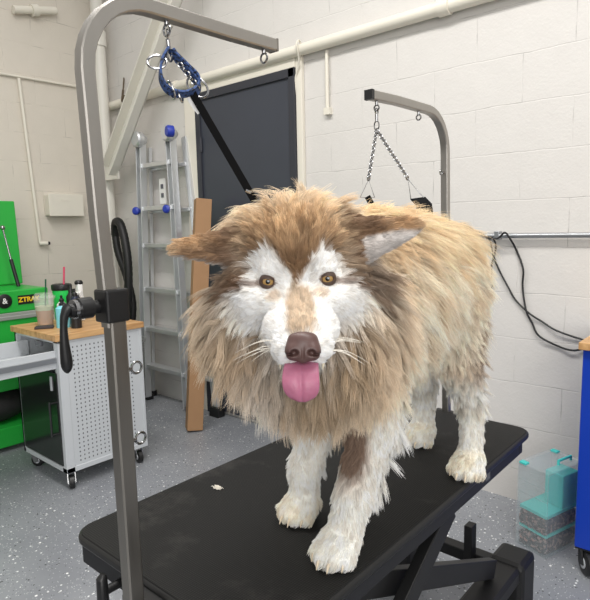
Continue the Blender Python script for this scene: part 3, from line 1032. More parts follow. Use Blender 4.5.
gb = thing('grooming_post', 'steel grooming arm at the far table end holding the belly chain', 'grooming post', (-.885, 1.86, TT - .09))
x = -.89
up2 = [(x, 1.868, .66), (x, 1.838, 1.45), (x, 1.83, 1.66)]
for k in range(1, 9):
    a = math.radians(90 * k / 8)
    up2.append((x, 1.83 - .13 * (1 - math.cos(a)), 1.663 + .13 * math.sin(a)))
up2 += [(x, 1.5, 1.791), (x, 1.362, 1.785)]
MB().sweep(up2, .0125, square=True, ref=(1, 0, 0)).build('post', M_STEEL, gb)
MB().bx(x - .0132, x + .0132, 1.352, 1.364, 1.7715, 1.7985).build('end_cap', M_BLACK, gb, smooth=False)
eyebolt(x, 1.395, 1.773, gb, (0, 1, 0), R=.008)
eyebolt(x, 1.64, 1.779, gb, (0, 1, 0), R=.008)
eyebolt(x, 1.817, 1.60, gb, (1, 0, 0), (0, -1, 0), .008)
MB().bx(x - .045, x + .045, 1.83, 1.885, TT - .10, TT - .012).build('table_clamp', M_BLACK, gb, smooth=False, bevel=.006)

# blue loop hanging from the near arm
gl = thing('grooming_loop', 'blue patterned grooming loop with chrome rings and black strap to the dog', 'grooming loop', (-.86, .655, 1.70))
sn = MB()
sn.torus((-.86, .654, 1.772), (0.6, .8, 0), .0085, .0022)
sn.cyl((-.86, .654, 1.764), (-.86, .656, 1.747), .0042, n=10)
sn.torus((-.86, .657, 1.738), (1, .3, 0), .0075, .002, sx=1.5, sxdir=(0, 0, 1))
sn.build('snap_hook', M_CHROME, gl)
wd = RIGHT * 0.35 + BACK * 0.9
lp = bez([(-.86, .655, 1.748), (-.863, .640, 1.722), (-.864, .638, 1.695), (-.862, .652, 1.676), (-.857, .676, 1.672), (-.852, .700, 1.680), (-.852, .712, 1.696), (-.855, .698, 1.712), (-.858, .675, 1.732), (-.86, .660, 1.748)], 6)
MB().ribbon(lp, .020, .004, (.75, -.4, .35)).build('loop_band', M_LOOP, gl)
lp2 = bez([(-.858, .662, 1.742), (-.853, .690, 1.722), (-.851, .712, 1.706), (-.853, .716, 1.688), (-.857, .700, 1.672)], 6)
MB().ribbon(lp2, .018, .004, (.6, -.6, .5)).build('loop_band', M_LOOP, gl)
MB().torus((-.866, .632, 1.722), (.65, -.6, .3), .017, .0022, sx=.8, sxdir=(0, 0, 1)).build('ring', M_CHROME, gl)
MB().torus((-.852, .712, 1.690), (.75, -.5, .1), .016, .0022, sx=1.4, sxdir=(-.3, -.5, .6)).build('ring', M_CHROME, gl)
MB().torus((-.858, .655, 1.676), (.3, .8, .3), .012, .002, sx=1.3, sxdir=(0, 0, 1)).build('ring', M_CHROME, gl)
MB().torus((-.857, .675, 1.668), (.75, .5, .2), .009, .002, sx=1.2, sxdir=(0, 0, 1)).build('ring', M_CHROME, gl)
sl_ = MB()
for k in range(6):
    q = Vector((-.85, .672, 1.722)).lerp(Vector((-.848, .708, 1.69)), k / 5)
    sl_.torus(q, (.4, .6, .7) if k % 2 else (.8, -.3, .2), .005, .0015, 12, 6)
sl_.build('chain', M_CHROME, gl)
spts = [Vector((-.857, .700, 1.682)).lerp(Vector((-.772, .775, 1.475)), k / 10) for k in range(11)]
MB().ribbon(spts, .0145, .003, (.72, .62, 0)).build('strap', M_STRAP, gl)
tg = MB().ribbon([(-.860, .700, 1.672), (-.856, .709, 1.656), (-.850, .716, 1.645)], .016, .0008, (.75, .65, 0))
tg.build('care_tag', M_WHITE, gl)
MB().cyl((-.785, .765, 1.495), (-.778, .772, 1.490), .004, n=8).build('stud', M_CHROME, gl)

# chain holding the belly strap
bc = thing('belly_chain', 'two chrome chains hanging from the far arm to a black belly strap', 'chain', (-.86, 1.33, 1.70))
top = Vector((-.89, 1.395, 1.748))
sn = MB()
sn.torus(top + Vector((0, 0, -.002)), (1, 0, 0), .0075, .002)
sn.cyl(top + Vector((0, 0, -.01)), top + Vector((0, 0, -.03)), .0045, n=10)
sn.torus(top + Vector((0, 0, -.042)), (0, 1, 0), .008, .002, sx=1.6, sxdir=(0, 0, 1))
sn.build('snap_hook', M_CHROME, bc)
def chain(a, b, n, R=.0052, r=.0017):
    k = MB()
    a, b = Vector(a), Vector(b)
    t = (b - a).normalized()
    s1 = t.cross(Vector((0, 1, 0))).normalized()
    s2 = t.cross(s1)
    for i in range(n):
        k.torus(a.lerp(b, (i + .5) / n), s1 if i % 2 else s2, R, r, 12, 6, sx=1.5, sxdir=t)
    return k
j0 = top + Vector((0, 0, -.053))
e1, e2 = Vector((-.865, 1.315, 1.555)), Vector((-.815, 1.435, 1.56))
chain(j0, e1, 15).build('chain', M_CHROME, bc)
chain(j0, e2, 17).build('chain', M_CHROME, bc)
for e, q in ((e1, Vector((-.86, 1.30, 1.50))), (e2, Vector((-.785, 1.445, 1.495)))):
    tr = MB()
    dn = (q - e)
    sd = Vector((.75, .65, 0)) * .02
    tr.torus(e + dn * .05, (1, 0, 0), .006, .002)
    tr.sweep([e + dn * .1, q + sd, q - sd], .0016, 8, closed=True)
    tr.build('triangle_ring', M_CHROME, bc)
MB().ribbon([(-.86, 1.30, 1.503), (-.845, 1.31, 1.47), (-.835, 1.32, 1.40)], .016, .003, (.75, .65, 0)).build('strap', M_STRAP, bc)
MB().ribbon([(-.785, 1.445, 1.498), (-.755, 1.425, 1.478), (-.735, 1.40, 1.43)], .045, .003, (.75, .65, 0)).build('strap', M_STRAP, bc)

# ------------------------------------------------------------------ right side: organiser and blue cart
og = thing('craft_organizer', 'clear plastic carry case with teal trays on the floor by the back wall', 'organizer', (-.70, 2.47, 0))
C0 = Vector((-.660, 2.345, 0))
ex = Vector((-.93, .36, 0)).normalized()      # towards the left corner
ey = Vector((.30, .95, 0)).normalized()
WX, WYY, HZ = .155, .245, .372
def obx(u0, u1, v0, v1, z0, z1):
    vs = []
    for z in (z0, z1):
        for u, v in ((u0, v0), (u1, v0), (u1, v1), (u0, v1)):
            vs.append(C0 + ex * u + ey * v + Vector((0, 0, z)))
    return vs, [(3, 2, 1, 0), (4, 5, 6, 7), (0, 1, 5, 4), (1, 2, 6, 5), (2, 3, 7, 6), (3, 0, 4, 7)]
sh = MB()
tk = .004
sh.add(*obx(0, WX, 0, tk, 0, HZ))
sh.add(*obx(0, WX, WYY - tk, WYY, 0, HZ))
sh.add(*obx(0, tk, tk, WYY - tk, 0, HZ))
sh.add(*obx(WX - tk, WX, tk, WYY - tk, 0, HZ))
sh.add(*obx(tk, WX - tk, tk, WYY - tk, 0, .004))
sh.build('case_shell', M_CLEAR, og, smooth=False)
MB().add(*obx(-.003, WX + .003, -.003, WYY + .003, HZ, HZ + .012)).build('case_lid', M_CLEAR, og, smooth=False, bevel=.004)
MB().add(*obx(WX - .045, WX - .01, -.006, .02, HZ + .006, HZ + .016)).build('latch', M_TEAL, og, smooth=False, bevel=.002)
MB().add(*obx(WX - .045, WX - .01, WYY - .03, WYY - .004, HZ + .006, HZ + .016)).build('latch', M_TEAL, og, smooth=False, bevel=.002)
hn = MB()
hn.sweep([C0 + ex * .03 + ey * .11 + Vector((0, 0, HZ + .012)), C0 + ex * .03 + ey * .11 + Vector((0, 0, HZ + .03)), C0 + ex * .03 + ey * .2 + Vector((0, 0, HZ + .03)), C0 + ex * .03 + ey * .2 + Vector((0, 0, HZ + .012))], .006, 8)
hn.build('handle', M_TEAL, og)
MB().add(*obx(.008, WX - .008, .01, WYY - .01, .085, .095)).build('tray', M_TEAL, og, smooth=False)
MB().add(*obx(.008, WX - .008, .01, WYY - .01, .170, .185)).build('tray', M_TEAL, og, smooth=False, bevel=.002)
MB().add(*obx(.010, .10, .12, WYY - .012, .185, .335)).build('divider_block', M_TEAL, og, smooth=False, bevel=.004)
rr_ = MB()
for z in (.245, .30):
    rr_.add(*obx(tk, WX - tk, tk + .001, tk + .003, z, z + .003))
rr_.build('ridge', M_CLEAR, og, smooth=False)
hbm = MB()
for z0 in (.006, .098):
    hbm.add(*obx(.014, WX - .014, .016, WYY - .016, z0, z0 + .058))
for k in range(420):
    lay = k % 2
    p_ = C0 + ex * random.uniform(.014, WX - .014) + ey * random.choice((random.uniform(.014, .02), random.uniform(.014, WYY - .016))) + Vector((0, 0, (.014 if lay else .106) + random.uniform(0, .056)))
    hbm.torus(p_, (random.uniform(-1, 1), random.uniform(-1, 1), random.uniform(-1, 1)), random.uniform(.006, .011), .0035, 10, 5)
hbo = hbm.build('hair_bow', M_SCR, origin=tuple(C0 + Vector((0, 0, .012))))
tag(hbo, 'mass of small mixed hair bows inside the clear organizer trays', 'hair bow')
hbo['kind'] = 'stuff'

bcart = thing('blue_cart', 'blue metal tool cart with a pale wooden top at the right edge', 'cart', (-.30, 2.36, 0))
MB().bx(-.548, -.05, 2.33, 2.73, .11, .93).build('cabinet', M_BLUE, bcart, smooth=False, bevel=.004)
MB().bx(-.56, -.04, 2.31, 2.74, .93, .96).build('worktop', M_WOOD, bcart, smooth=False, bevel=.003)
for x_, y_ in ((-.515, 2.36), (-.10, 2.36), (-.50, 2.68), (-.10, 2.68)):
    caster(x_, y_, -.9, bcart, R=.05, mt=M_BLACK, zt=.11)

tf = MB()
for k in range(60):
    a = random.uniform(0, 2 * math.pi)
    r = random.uniform(.002, .012)
    p0 = Vector((-1.065 + r * math.cos(a), .90 + r * .5 * math.sin(a), .7515))
    p1 = p0 + Vector((random.uniform(-.01, .01), random.uniform(-.006, .006), random.uniform(.001, .006)))
    tf.sweep([p0, (p0 + p1) / 2 + Vector((0, 0, .003)), p1], [.0009, .0009, .0003], 5)
tag(tf.build('fur_tuft', M_TUFT), 'small loose white tuft of fur lying on the black table mat', 'fur tuft')

# ================================================================== THE DOG
HO = Vector((0.005 * RIGHT.x + .031 * UPV.x - .9 * BACK.x, 0.005 * RIGHT.y + .031 * UPV.y - .9 * BACK.y, 1.42 + 0.005 * RIGHT.z + .031 * UPV.z - .9 * BACK.z))
HB = np.array([list(RIGHT), list(UPV), list(BACK)])     # head axes: x to the dog's left, y up, z out of the face
HOn = np.array(list(HO))


def HL(x, y, z):
    return HOn + HB.T @ np.array([x, y, z])


def toL(P):
    return (P - HOn) @ HB.T


def smin(a, b, k):
    h = np.clip(.5 + .5 * (b - a) / k, 0, 1)
    return b + (a - b) * h - k * h * (1 - h)


def smax(a, b, k):
    return -smin(-a, -b, k)


def d_cap(P, a, b, ra, rb):
    a, b = np.asarray(a, np.float32), np.asarray(b, np.float32)
    ba = b - a
    h = np.clip(((P - a) @ ba) / (ba @ ba), 0, 1)
    q = P - a - h[:, None] * ba
    return np.sqrt((q * q).sum(1)) - (ra + (rb - ra) * h)


def d_ell(P, c, r, B=None):
    q = P - np.asarray(c, np.float32)
    if B is not None:
        q = q @ np.asarray(B, np.float32).T
    r = np.asarray(r, np.float32)
    k0 = np.sqrt(((q / r) ** 2).sum(1))
    k1 = np.sqrt(((q / (r * r)) ** 2).sum(1)) + 1e-6
    return k0 * (k0 - 1) / k1


def d_flatcap(P, a, b, ra, rb, thin, s):
    """capsule squashed s times along axis 'thin'"""
    a = np.asarray(a, np.float32)
    thin = np.asarray(thin, np.float32)
    q = P - a
    q = q + ((q @ thin) * (s - 1))[:, None] * thin
    bb = np.asarray(b, np.float32) - a
    bb = bb + (bb @ thin) * (s - 1) * thin
    return d_cap(q, (0, 0, 0), bb, ra, rb) / s * 1.4


def fold(fs, k):
    o = fs[0]
    for f_ in fs[1:]:
        o = smin(o, f_, k)
    return o


EYES = [(-.0495, -.001), (.0485, .004)]
EYEZ = [0.0, 0.0]
NOSE = (.0065, -.100, .092)

PAWS = {  # centre of the pad, toe direction
    'LF': ((-.636, .845), (.12, -1)), 'RF': ((-.80, .925), (0, -1)),
    'LH': ((-.592, 1.375), (.10, -1)), 'RH': ((-.80, 1.50), (0, -1))}


def groups(P):
    G = {}
    L = HL
    G['skull'] = fold([
        d_ell(P, L(-.004, .042, -.088), (.080, .074, .094), HB),
        d_ell(P, L(0, .026, -.030), (.052, .036, .036), HB),
        d_ell(P, L(-.037, .017, -.014), (.024, .014, .020), HB),
        d_ell(P, L(.037, .021, -.014), (.024, .014, .020), HB)], .02)
    G['cheek'] = fold([
        d_ell(P, L(-.062, -.030, -.062), (.048, .046, .058), HB),
        d_ell(P, L(.062, -.027, -.062), (.048, .046, .058), HB),
        d_ell(P, L(-.034, -.036, -.016), (.028, .026, .026), HB),
        d_ell(P, L(.036, -.033, -.016), (.028, .026, .026), HB)], .02)
    G['muzzle'] = fold([
        d_cap(P, L(0, -.030, -.028), L(.006, -.082, .062), .043, .029),
        d_ell(P, L(-.015, -.104, .060), (.026, .024, .030), HB),
        d_ell(P, L(.027, -.102, .060), (.026, .024, .030), HB),
        d_ell(P, L(-.028, -.078, .022), (.028, .034, .036), HB),
        d_ell(P, L(.036, -.076, .022), (.028, .034, .036), HB)], .014)
    G['jaw'] = d_cap(P, L(.002, -.095, -.045), L(.005, -.139, .040), .036, .019)
    e1 = np.array(HB[2]) * .8 + np.array(HB[1]) * .6
    e1 = e1 / np.linalg.norm(e1)
    e2 = e1
    G['ear'] = np.minimum(
        smin(d_flatcap(P, L(-.105, .062, -.085), L(-.204, .056, -.065), .040, .015, e1, 2.4),
             d_cap(P, L(-.09, .082, -.085), L(-.207, .064, -.070), .016, .010), .015),
        smin(d_flatcap(P, L(.100, .070, -.075), L(.188, .086, -.050), .050, .016, e2, 2.4),
             d_cap(P, L(.085, .096, -.080), L(.200, .100, -.055), .018, .011), .015))
    G['mane'] = fold([
        d_cap(P, L(0, .02, -.13), L(.02, -.09, -.17), .105, .140),
        d_ell(P, L(-.072, -.058, -.14), (.088, .088, .09), HB),
        d_ell(P, L(.085, -.075, -.14), (.085, .11, .09), HB),
        d_ell(P, L(-.002, .078, -.165), (.120, .066, .075), HB),
        d_ell(P, (-.682, .890, 1.185), (.120, .120, .130))], .05)
    G['torso'] = fold([
        d_ell(P, (-.695, 1.03, 1.260), (.140, .22, .185)),
        d_ell(P, (-.700, 1.21, 1.285), (.126, .20, .158)),
        d_ell(P, (-.712, 1.385, 1.275), (.108, .145, .148)),
        d_cap(P, (-.70, 1.50, 1.36), (-.72, 1.60, 1.10), .040, .045)], .06)
    G['thigh'] = fold([
        d_cap(P, (-.650, 1.40, 1.22), (-.622, 1.355, 1.07), .075, .048),
        d_cap(P, (-.622, 1.355, 1.07), (-.610, 1.43, .925), .045, .030),
        d_cap(P, (-.765, 1.42, 1.22), (-.790, 1.38, 1.06), .085, .056),
        d_cap(P, (-.790, 1.38, 1.06), (-.805, 1.53, .925), .052, .032)], .03)
    G['shank'] = np.minimum(
        d_cap(P, (-.610, 1.43, .925), (-.597, 1.405, .80), .030, .029),
        d_cap(P, (-.805, 1.53, .925), (-.803, 1.525, .80), .034, .031))
    G['foreleg'] = np.minimum(
        fold([d_cap(P, (-.622, .95, 1.14), (-.622, .955, 1.00), .070, .050),
              d_cap(P, (-.622, .955, 1.00), (-.630, .895, .870), .047, .036),
              d_cap(P, (-.630, .895, .870), (-.637, .868, .79), .036, .034)], .02),
        fold([d_cap(P, (-.765, .95, 1.14), (-.768, .965, 1.00), .066, .046),
              d_cap(P, (-.768, .965, 1.00), (-.795, .935, .870), .043, .033),
              d_cap(P, (-.795, .935, .870), (-.80, .935, .79), .033, .032)], .02))
    ps = []
    for (c, d) in PAWS.values():
        c = np.array(c)
        d = np.array(d) / np.hypot(*d)
        sd = np.array([-d[1], d[0]])
        pp = [d_ell(P, (c[0], c[1] + .004, .784), (.038, .046, .030))]
        for u, f_ in ((-.033, .020), (-.0115, .036), (.0115, .036), (.033, .020)):
            q = c + d * f_ + sd * u
            q2 = c + d * (f_ - .03) + sd * u * .7
            pp.append(d_cap(P, (q[0], q[1], .770), (q2[0], q2[1], .792), .0175, .018))
        o = pp[0]
        for f_ in pp[1:]:
            o = smin(o, f_, .008)
        ps.append(o)
    G['paw'] = np.minimum(np.minimum(ps[0], ps[1]), np.minimum(ps[2], ps[3]))
    return G


def sdf(P):
    G = groups(P)
    head = smin(G['skull'], G['cheek'], .022)
    head = smin(head, G['muzzle'], .020)
    for (ex_, ey_), ez in zip(EYES, EYEZ):
        head = smax(head, -d_ell(P, HL(ex_, ey_, .008), (.014, .010, .014), HB), .008)
    head = smin(head, G['jaw'], .010)
    head = smin(head, G['ear'], .020)
    body = smin(G['mane'], G['torso'], .07)
    body = smin(body, G['thigh'], .05)
    body = smin(body, G['foreleg'], .04)
    legs = smin(G['shank'], G['paw'], .02)
    body = smin(body, legs, .012)
    body = smin(body, head, .03)
    return np.maximum(body, .7515 - P[:, 2])


def surface_nets(F, org, h):
    s = F < 0
    nx, ny, nz = F.shape
    acc = np.zeros((nx - 1, ny - 1, nz - 1, 3), np.float32)
    cnt = np.zeros((nx - 1, ny - 1, nz - 1), np.float32)
    corners = [(i, j, k) for i in (0, 1) for j in (0, 1) for k in (0, 1)]
    def sub(A, c):
        return A[c[0]:nx - 1 + c[0], c[1]:ny - 1 + c[1], c[2]:nz - 1 + c[2]]
    for a in corners:
        for ax_ in range(3):
            if a[ax_] == 0:
                b = list(a)
                b[ax_] = 1
                fa, fb = sub(F, a), sub(F, b)
                cr = (fa < 0) != (fb < 0)
                t = np.where(cr, fa / (fa - fb + 1e-12 * (fa == fb)), 0)
                cnt += cr
                for d in range(3):
                    acc[..., d] += np.where(cr, a[d] + (t if d == ax_ else 0), 0)
    act = cnt > 0
    idx = -np.ones(act.shape, np.int64)
    ii = np.argwhere(act)
    idx[act] = np.arange(len(ii))
    V = org + h * (ii + acc[act] / cnt[act][:, None])
    quads = []
    for ax_ in range(3):
        o1, o2 = [(1, 2), (2, 0), (0, 1)][ax_]
        a = [slice(0, n) for n in F.shape]
        b = [slice(0, n) for n in F.shape]
        a[ax_] = slice(0, F.shape[ax_] - 1)
        b[ax_] = slice(1, F.shape[ax_])
        sa, sb = s[tuple(a)], s[tuple(b)]
        e = np.argwhere(sa != sb)
        ok = (e[:, o1] > 0) & (e[:, o2] > 0) & (e[:, o1] < F.shape[o1] - 1) & (e[:, o2] < F.shape[o2] - 1)
        e = e[ok]
        flip = sa[tuple(e.T)]
        c = []
        for d1, d2 in ((-1, -1), (0, -1), (0, 0), (-1, 0)):
            q = e.copy()
            q[:, o1] += d1
            q[:, o2] += d2
            c.append(idx[tuple(q.T)])
        Q = np.stack(c, 1)
        Q = np.where(flip[:, None], Q, Q[:, ::-1])
        quads.append(Q)
    return V, np.concatenate(quads)


def grid_mesh(fn, lo, hi, h):
    xs = [np.arange(lo[d], hi[d] + h, h, dtype=np.float32) for d in range(3)]
    F = np.empty((len(xs[0]), len(xs[1]), len(xs[2])), np.float32)
    Yg, Zg = np.meshgrid(xs[1], xs[2], indexing='ij')
    for i, x in enumerate(xs[0]):
        P = np.stack([np.full(Yg.size, x, np.float32), Yg.ravel(), Zg.ravel()], 1)
        F[i] = fn(P).reshape(Yg.shape)
    return surface_nets(F, np.array(lo), h)


def np_mesh(name, V, Q, mats, parent, smooth=True):
    me = bpy.data.meshes.new(name)
    me.from_pydata([tuple(v) for v in (V - np.array(parent['_o']))], [], [tuple(int(i) for i in q) for q in Q])
    for mt in mats:
        me.materials.append(mt)
    me.polygons.foreach_set('use_smooth', [smooth] * len(me.polygons))
    me.update()
    o = bpy.data.objects.new(name, me)
    col.objects.link(o)
    o.parent = parent
    o['_o'] = tuple(parent['_o'])
    return o


dog = thing('dog', 'large fluffy tan and white malamute standing on the grooming table with tongue out', 'dog', (-.70, 1.12, TT))
V, Q = grid_mesh(sdf, (-1.02, .50, .742), (-.32, 1.74, 1.56), .0068)


def sdf_norm(P):
    e = .004
    P = P.astype(np.float32)
    n = np.stack([sdf(P + np.array(d, np.float32)) - sdf(P - np.array(d, np.float32)) for d in ((e, 0, 0), (0, e, 0), (0, 0, e))], 1)
    return n / (np.linalg.norm(n, axis=1, keepdims=True) + 1e-9)


VN = sdf_norm(V)

# --- face chart: pixels-like units as seen from 0.9 m straight in front of the face
def chart(P):
    q = toL(P)
    w = 556 / (.9 - q[:, 2])
    return 298 + (q[:, 0] + .005) * w - 3, 281 - ((q[:, 1] + .031) * w - 19)


def poly_sd(x, y, poly):
    poly = np.array(poly, float)
    n = len(poly)
    d = np.full(x.shape, 1e9)
    inside = np.zeros(x.shape, bool)
    for i in range(n):
        a, b = poly[i], poly[(i + 1) % n]
        e = b - a
        w0, w1 = x - a[0], y - a[1]
        t = np.clip((w0 * e[0] + w1 * e[1]) / (e @ e), 0, 1)
        d = np.minimum(d, (w0 - e[0] * t) ** 2 + (w1 - e[1] * t) ** 2)
        c = (a[1] > y) != (b[1] > y)
        xi = a[0] + (y - a[1]) * e[0] / (e[1] if abs(e[1]) > 1e-9 else 1e-9)
        inside ^= c & (x < xi)
    d = np.sqrt(d)
    return np.where(inside, -d, d)


def sstep(a, b, x):
    t = np.clip((x - a) / (b - a), 0, 1)
    return t * t * (3 - 2 * t)


def vnoise(P, s, seed=0):
    """cheap smooth value noise"""
    p = P * s + seed * 17.3
    i = np.floor(p).astype(np.int64)
    f = p - i
    f = f * f * (3 - 2 * f)
    def hsh(a):
        n = a[:, 0] * 374761393 + a[:, 1] * 668265263 + a[:, 2] * 2147483647 % 1000003 + seed * 9176
        n = (n ^ (n >> 13)) * 1274126177
        return ((n ^ (n >> 16)) & 0xffff) / 65535.0
    r = 0
    for dx in (0, 1):
        for dy in (0, 1):
            for dz in (0, 1):
                w = (f[:, 0] if dx else 1 - f[:, 0]) * (f[:, 1] if dy else 1 - f[:, 1]) * (f[:, 2] if dz else 1 - f[:, 2])
                r = r + w * hsh(i + np.array([dx, dy, dz]))
    return r


WHITE_MASK = [(297, 285), (290, 275), (282, 262), (273, 253), (262, 250), (256, 256), (254, 266), (251, 275), (250, 283), (243, 288), (232, 295), (226, 308),
              (228, 318), (238, 324), (248, 333), (262, 337), (262, 352), (272, 372), (285, 385), (303, 390), (325, 384), (338, 368), (343, 345), (345, 324),
              (360, 323), (370, 318), (374, 305), (367, 291), (355, 283), (346, 277), (342, 270), (339, 260), (332, 252), (322, 250), (312, 262), (304, 275)]
STRIPE = [(292, 284), (303, 284), (311, 292), (316, 306), (316, 322), (313, 334), (291, 336), (287, 324), (286, 308), (287, 294)]

C = {k: np.array(lin(v)) for k, v in dict(
    white=(252, 249, 245), gold=(214, 178, 136), dark=(112, 86, 68), tan=(208, 182, 150), cream=(243, 232, 214), mane=(234, 218, 196),
    back=(238, 212, 172), leg=(252, 247, 239), paw=(247, 236, 216), brown=(134, 106, 86), earin=(200, 194, 190), ear=(188, 154, 118), black=(34, 24, 20)).items()}


def wts(P):
    G = groups(P.astype(np.float32))
    ks = list(G)
    D = np.stack([G[k] for k in ks], 1)
    D = D - D.min(1, keepdims=True)
    W = np.exp(-D / .010)
    W /= W.sum(1, keepdims=True)
    return {k: W[:, i] for i, k in enumerate(ks)}


def mix(a, b, t):
    t = np.asarray(t)[:, None]
    return a * (1 - t) + b * t


def coat_color(P, N, W, nj):
    """markings of the coat (albedo) with shade painted under the cheeks, nj = per tuft jitter -1..1"""
    x, y = chart(P)
    q = toL(P)
    n1 = vnoise(P, 26, 1)
    n2 = vnoise(P, 70, 2)
    head = W['skull'] + W['cheek'] + W['muzzle'] + W['jaw']
    # body
    c = np.tile(C['cream'], (len(P), 1))
    c = mix(c, C['back'], sstep(1.26, 1.44, P[:, 2] + .10 * (n1 - .5)) * .9)
    c = mix(c, C['tan'], sstep(.52, .75, n1) * .45)
    c = mix(c, C['mane'], W['mane'] * .75)
    # darker tan ruff behind the cheeks, shade painted below them and under the chin
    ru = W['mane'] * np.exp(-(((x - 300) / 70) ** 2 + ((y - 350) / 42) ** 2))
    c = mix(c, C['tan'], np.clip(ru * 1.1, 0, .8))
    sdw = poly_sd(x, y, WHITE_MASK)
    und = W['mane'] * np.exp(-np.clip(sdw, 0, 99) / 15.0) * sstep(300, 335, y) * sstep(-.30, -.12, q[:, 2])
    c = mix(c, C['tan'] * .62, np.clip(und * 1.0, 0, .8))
    c = mix(c, C['white'], W['mane'] * np.exp(-(((x - 262) / 22) ** 2 + ((y - 385) / 30) ** 2)) * .6)
    rump = sstep(1.30, 1.42, P[:, 1]) * (1 - sstep(1.10, 1.28, P[:, 2])) * sstep(.95, 1.05, P[:, 2])
    c = mix(c, C['brown'], rump * sstep(.42, .62, n1) * .75)
    # legs
    lg = np.clip(W['foreleg'] + W['shank'] + W['paw'], 0, 1) * (1 - sstep(1.0, 1.10, P[:, 2]))
    c = mix(c, C['leg'], lg)
    th = W['thigh'] * (1 - sstep(.98, 1.10, P[:, 2]))
    c = mix(c, C['leg'], th * .8)
    hp = np.exp(-(((P[:, 0] + .60) / .05) ** 2 + ((P[:, 1] - 1.40) / .07) ** 2 + ((P[:, 2] - 1.075) / .055) ** 2))
    c = mix(c, C['brown'], hp * sstep(.30, .6, n2) * .8)
    bp = np.exp(-(((P[:, 0] + .635) / .034) ** 4 + ((P[:, 2] - 1.00) / .085) ** 4)) * sstep(.05, .5, -N[:, 1] + .3 * N[:, 0]) * (P[:, 1] < 1.0)
    c = mix(c, C['brown'], np.clip(bp * 1.5 * (W['foreleg'] + W['mane'] * .5), 0, .92))
    c = mix(c, C['paw'], W['paw'] * .8 * sstep(.35, .7, n1 + .1))
    # head
    sd = poly_sd(x, y, WHITE_MASK) + (n2 - .5) * 6
    hd = mix(np.tile(C['gold'], (len(P), 1)), C['tan'], sstep(.45, .7, n1) * .5)
    # dark band hugging the white mask above and outside it
    band = np.exp(-np.clip(sd - 2, 0, 99) / 9.0) * sstep(345, 320, y)
    side = sstep(30, 62, np.abs(x - 298)) * sstep(18, 60, np.abs(x - 298))
    hd = mix(hd, C['dark'], np.clip(band * (.5 + .5 * side), 0, .92))
    streak = np.exp(-((x - 297) / 16) ** 2) * sstep(205, 268, y)
    hd = mix(hd, C['dark'], streak * .30)
    spk = sstep(.50, .70, n2) * .28
    crown = sstep(262, 225, y) * (np.abs(x - 295) < 90)
    hd = mix(hd, C['dark'], np.clip(spk + .25 * sstep(195, 260, y), 0, .6))
    hd = mix(hd, C['back'], crown * np.clip(nj, 0, 1) * .7)
    white = sstep(2.5, -2.5, sd)
    hd = mix(hd, C['white'], white)
    st = sstep(4.0, -5.0, poly_sd(x, y, STRIPE) + (n2 - .5) * 4) * (q[:, 2] > -.05)
    hd = mix(hd, C['tan'] * .86, st * .85)
    for ex_, ey_, sg in ((267, 282, -1), (328, 279, 1)):
        r = np.hypot((x - ex_) / 10.5, (y - ey_ - .5) / 6.8)
        hd = mix(hd, C['dark'], sstep(1.15, .75, r) * .9)
        r2 = np.hypot((x - (ex_ - sg * 8)) / 9, (y - ey_ - 14) / 7)
        hd = mix(hd, C['tan'], sstep(1.3, .3, r2) * .6)
        r3 = np.hypot((x - (ex_ + sg * 15)) / 10, (y - ey_ - 2) / 4)
        hd = mix(hd, C['dark'], sstep(1.3, .4, r3) * .7)
    front = sstep(-.175, -.11, q[:, 2])
    hw = np.clip(head * front * 1.15, 0, 1)
    # dark cape behind the cheeks
    c = mix(c, hd, hw)
    cap = np.exp(-(((np.abs(x - 300) - 66) / 17) ** 2 + ((y - 278) / 36) ** 2)) * (1 - white) * sstep(-.30, -.12, q[:, 2])
    c = mix(c, C['dark'], np.clip(cap * .75, 0, .85))
    # ears
    e = W['ear']
    ax_ = np.abs(q[:, 0])
    ec = mix(np.tile(C['ear'], (len(P), 1)), C['dark'], sstep(.185, .115, ax_ + .03 * (n2 - .5)) * .85)
    ec = mix(ec, C['dark'], sstep(.066, .050, q[:, 1]) * (q[:, 0] < 0) * .55)
    ec = mix(ec, C['tan'], sstep(.19, .21, ax_) * .7)
    # the pale lining shows below the fold of the dog's left ear
    edge = .0995 - .22 * np.clip(.165 - q[:, 0], 0, 1) - .012
    inn = sstep(.004, -.004, q[:, 1] - edge) * (q[:, 0] > .105)
    inn = np.maximum(inn, sstep(-.35, -.75, N @ HB[1]) * (q[:, 0] < 0) * .7)
    ec = mix(ec, C['earin'], np.clip(inn, 0, 1))
    c = mix(c, ec, e)
    c = c * (1 + .20 * nj[:, None])
    return np.clip(c, 0, .93)


# body mesh with the coat's markings and painted ruff shade as a colour attribute
M_SKIN = bpy.data.materials.new('coat_undercoat')
M_SKIN.use_nodes = True
nt = M_SKIN.node_tree
at = nt.nodes.new('ShaderNodeAttribute')
at.attribute_name = 'coat'
nt.links.new(at.outputs['Color'], nt.nodes['Principled BSDF'].inputs['Base Color'])
nt.nodes['Principled BSDF'].inputs['Roughness'].default_value = .9
nt.nodes['Principled BSDF'].inputs['Specular IOR Level'].default_value = .1
body = np_mesh('body', V, Q, [M_SKIN], dog)
cc = coat_color(V, VN, wts(V), np.zeros(len(V)))
ca = body.data.color_attributes.new('coat', 'FLOAT_COLOR', 'POINT')
ca.data.foreach_set('color', np.concatenate([cc * .9, np.ones((len(V), 1))], 1).ravel().astype(np.float32))

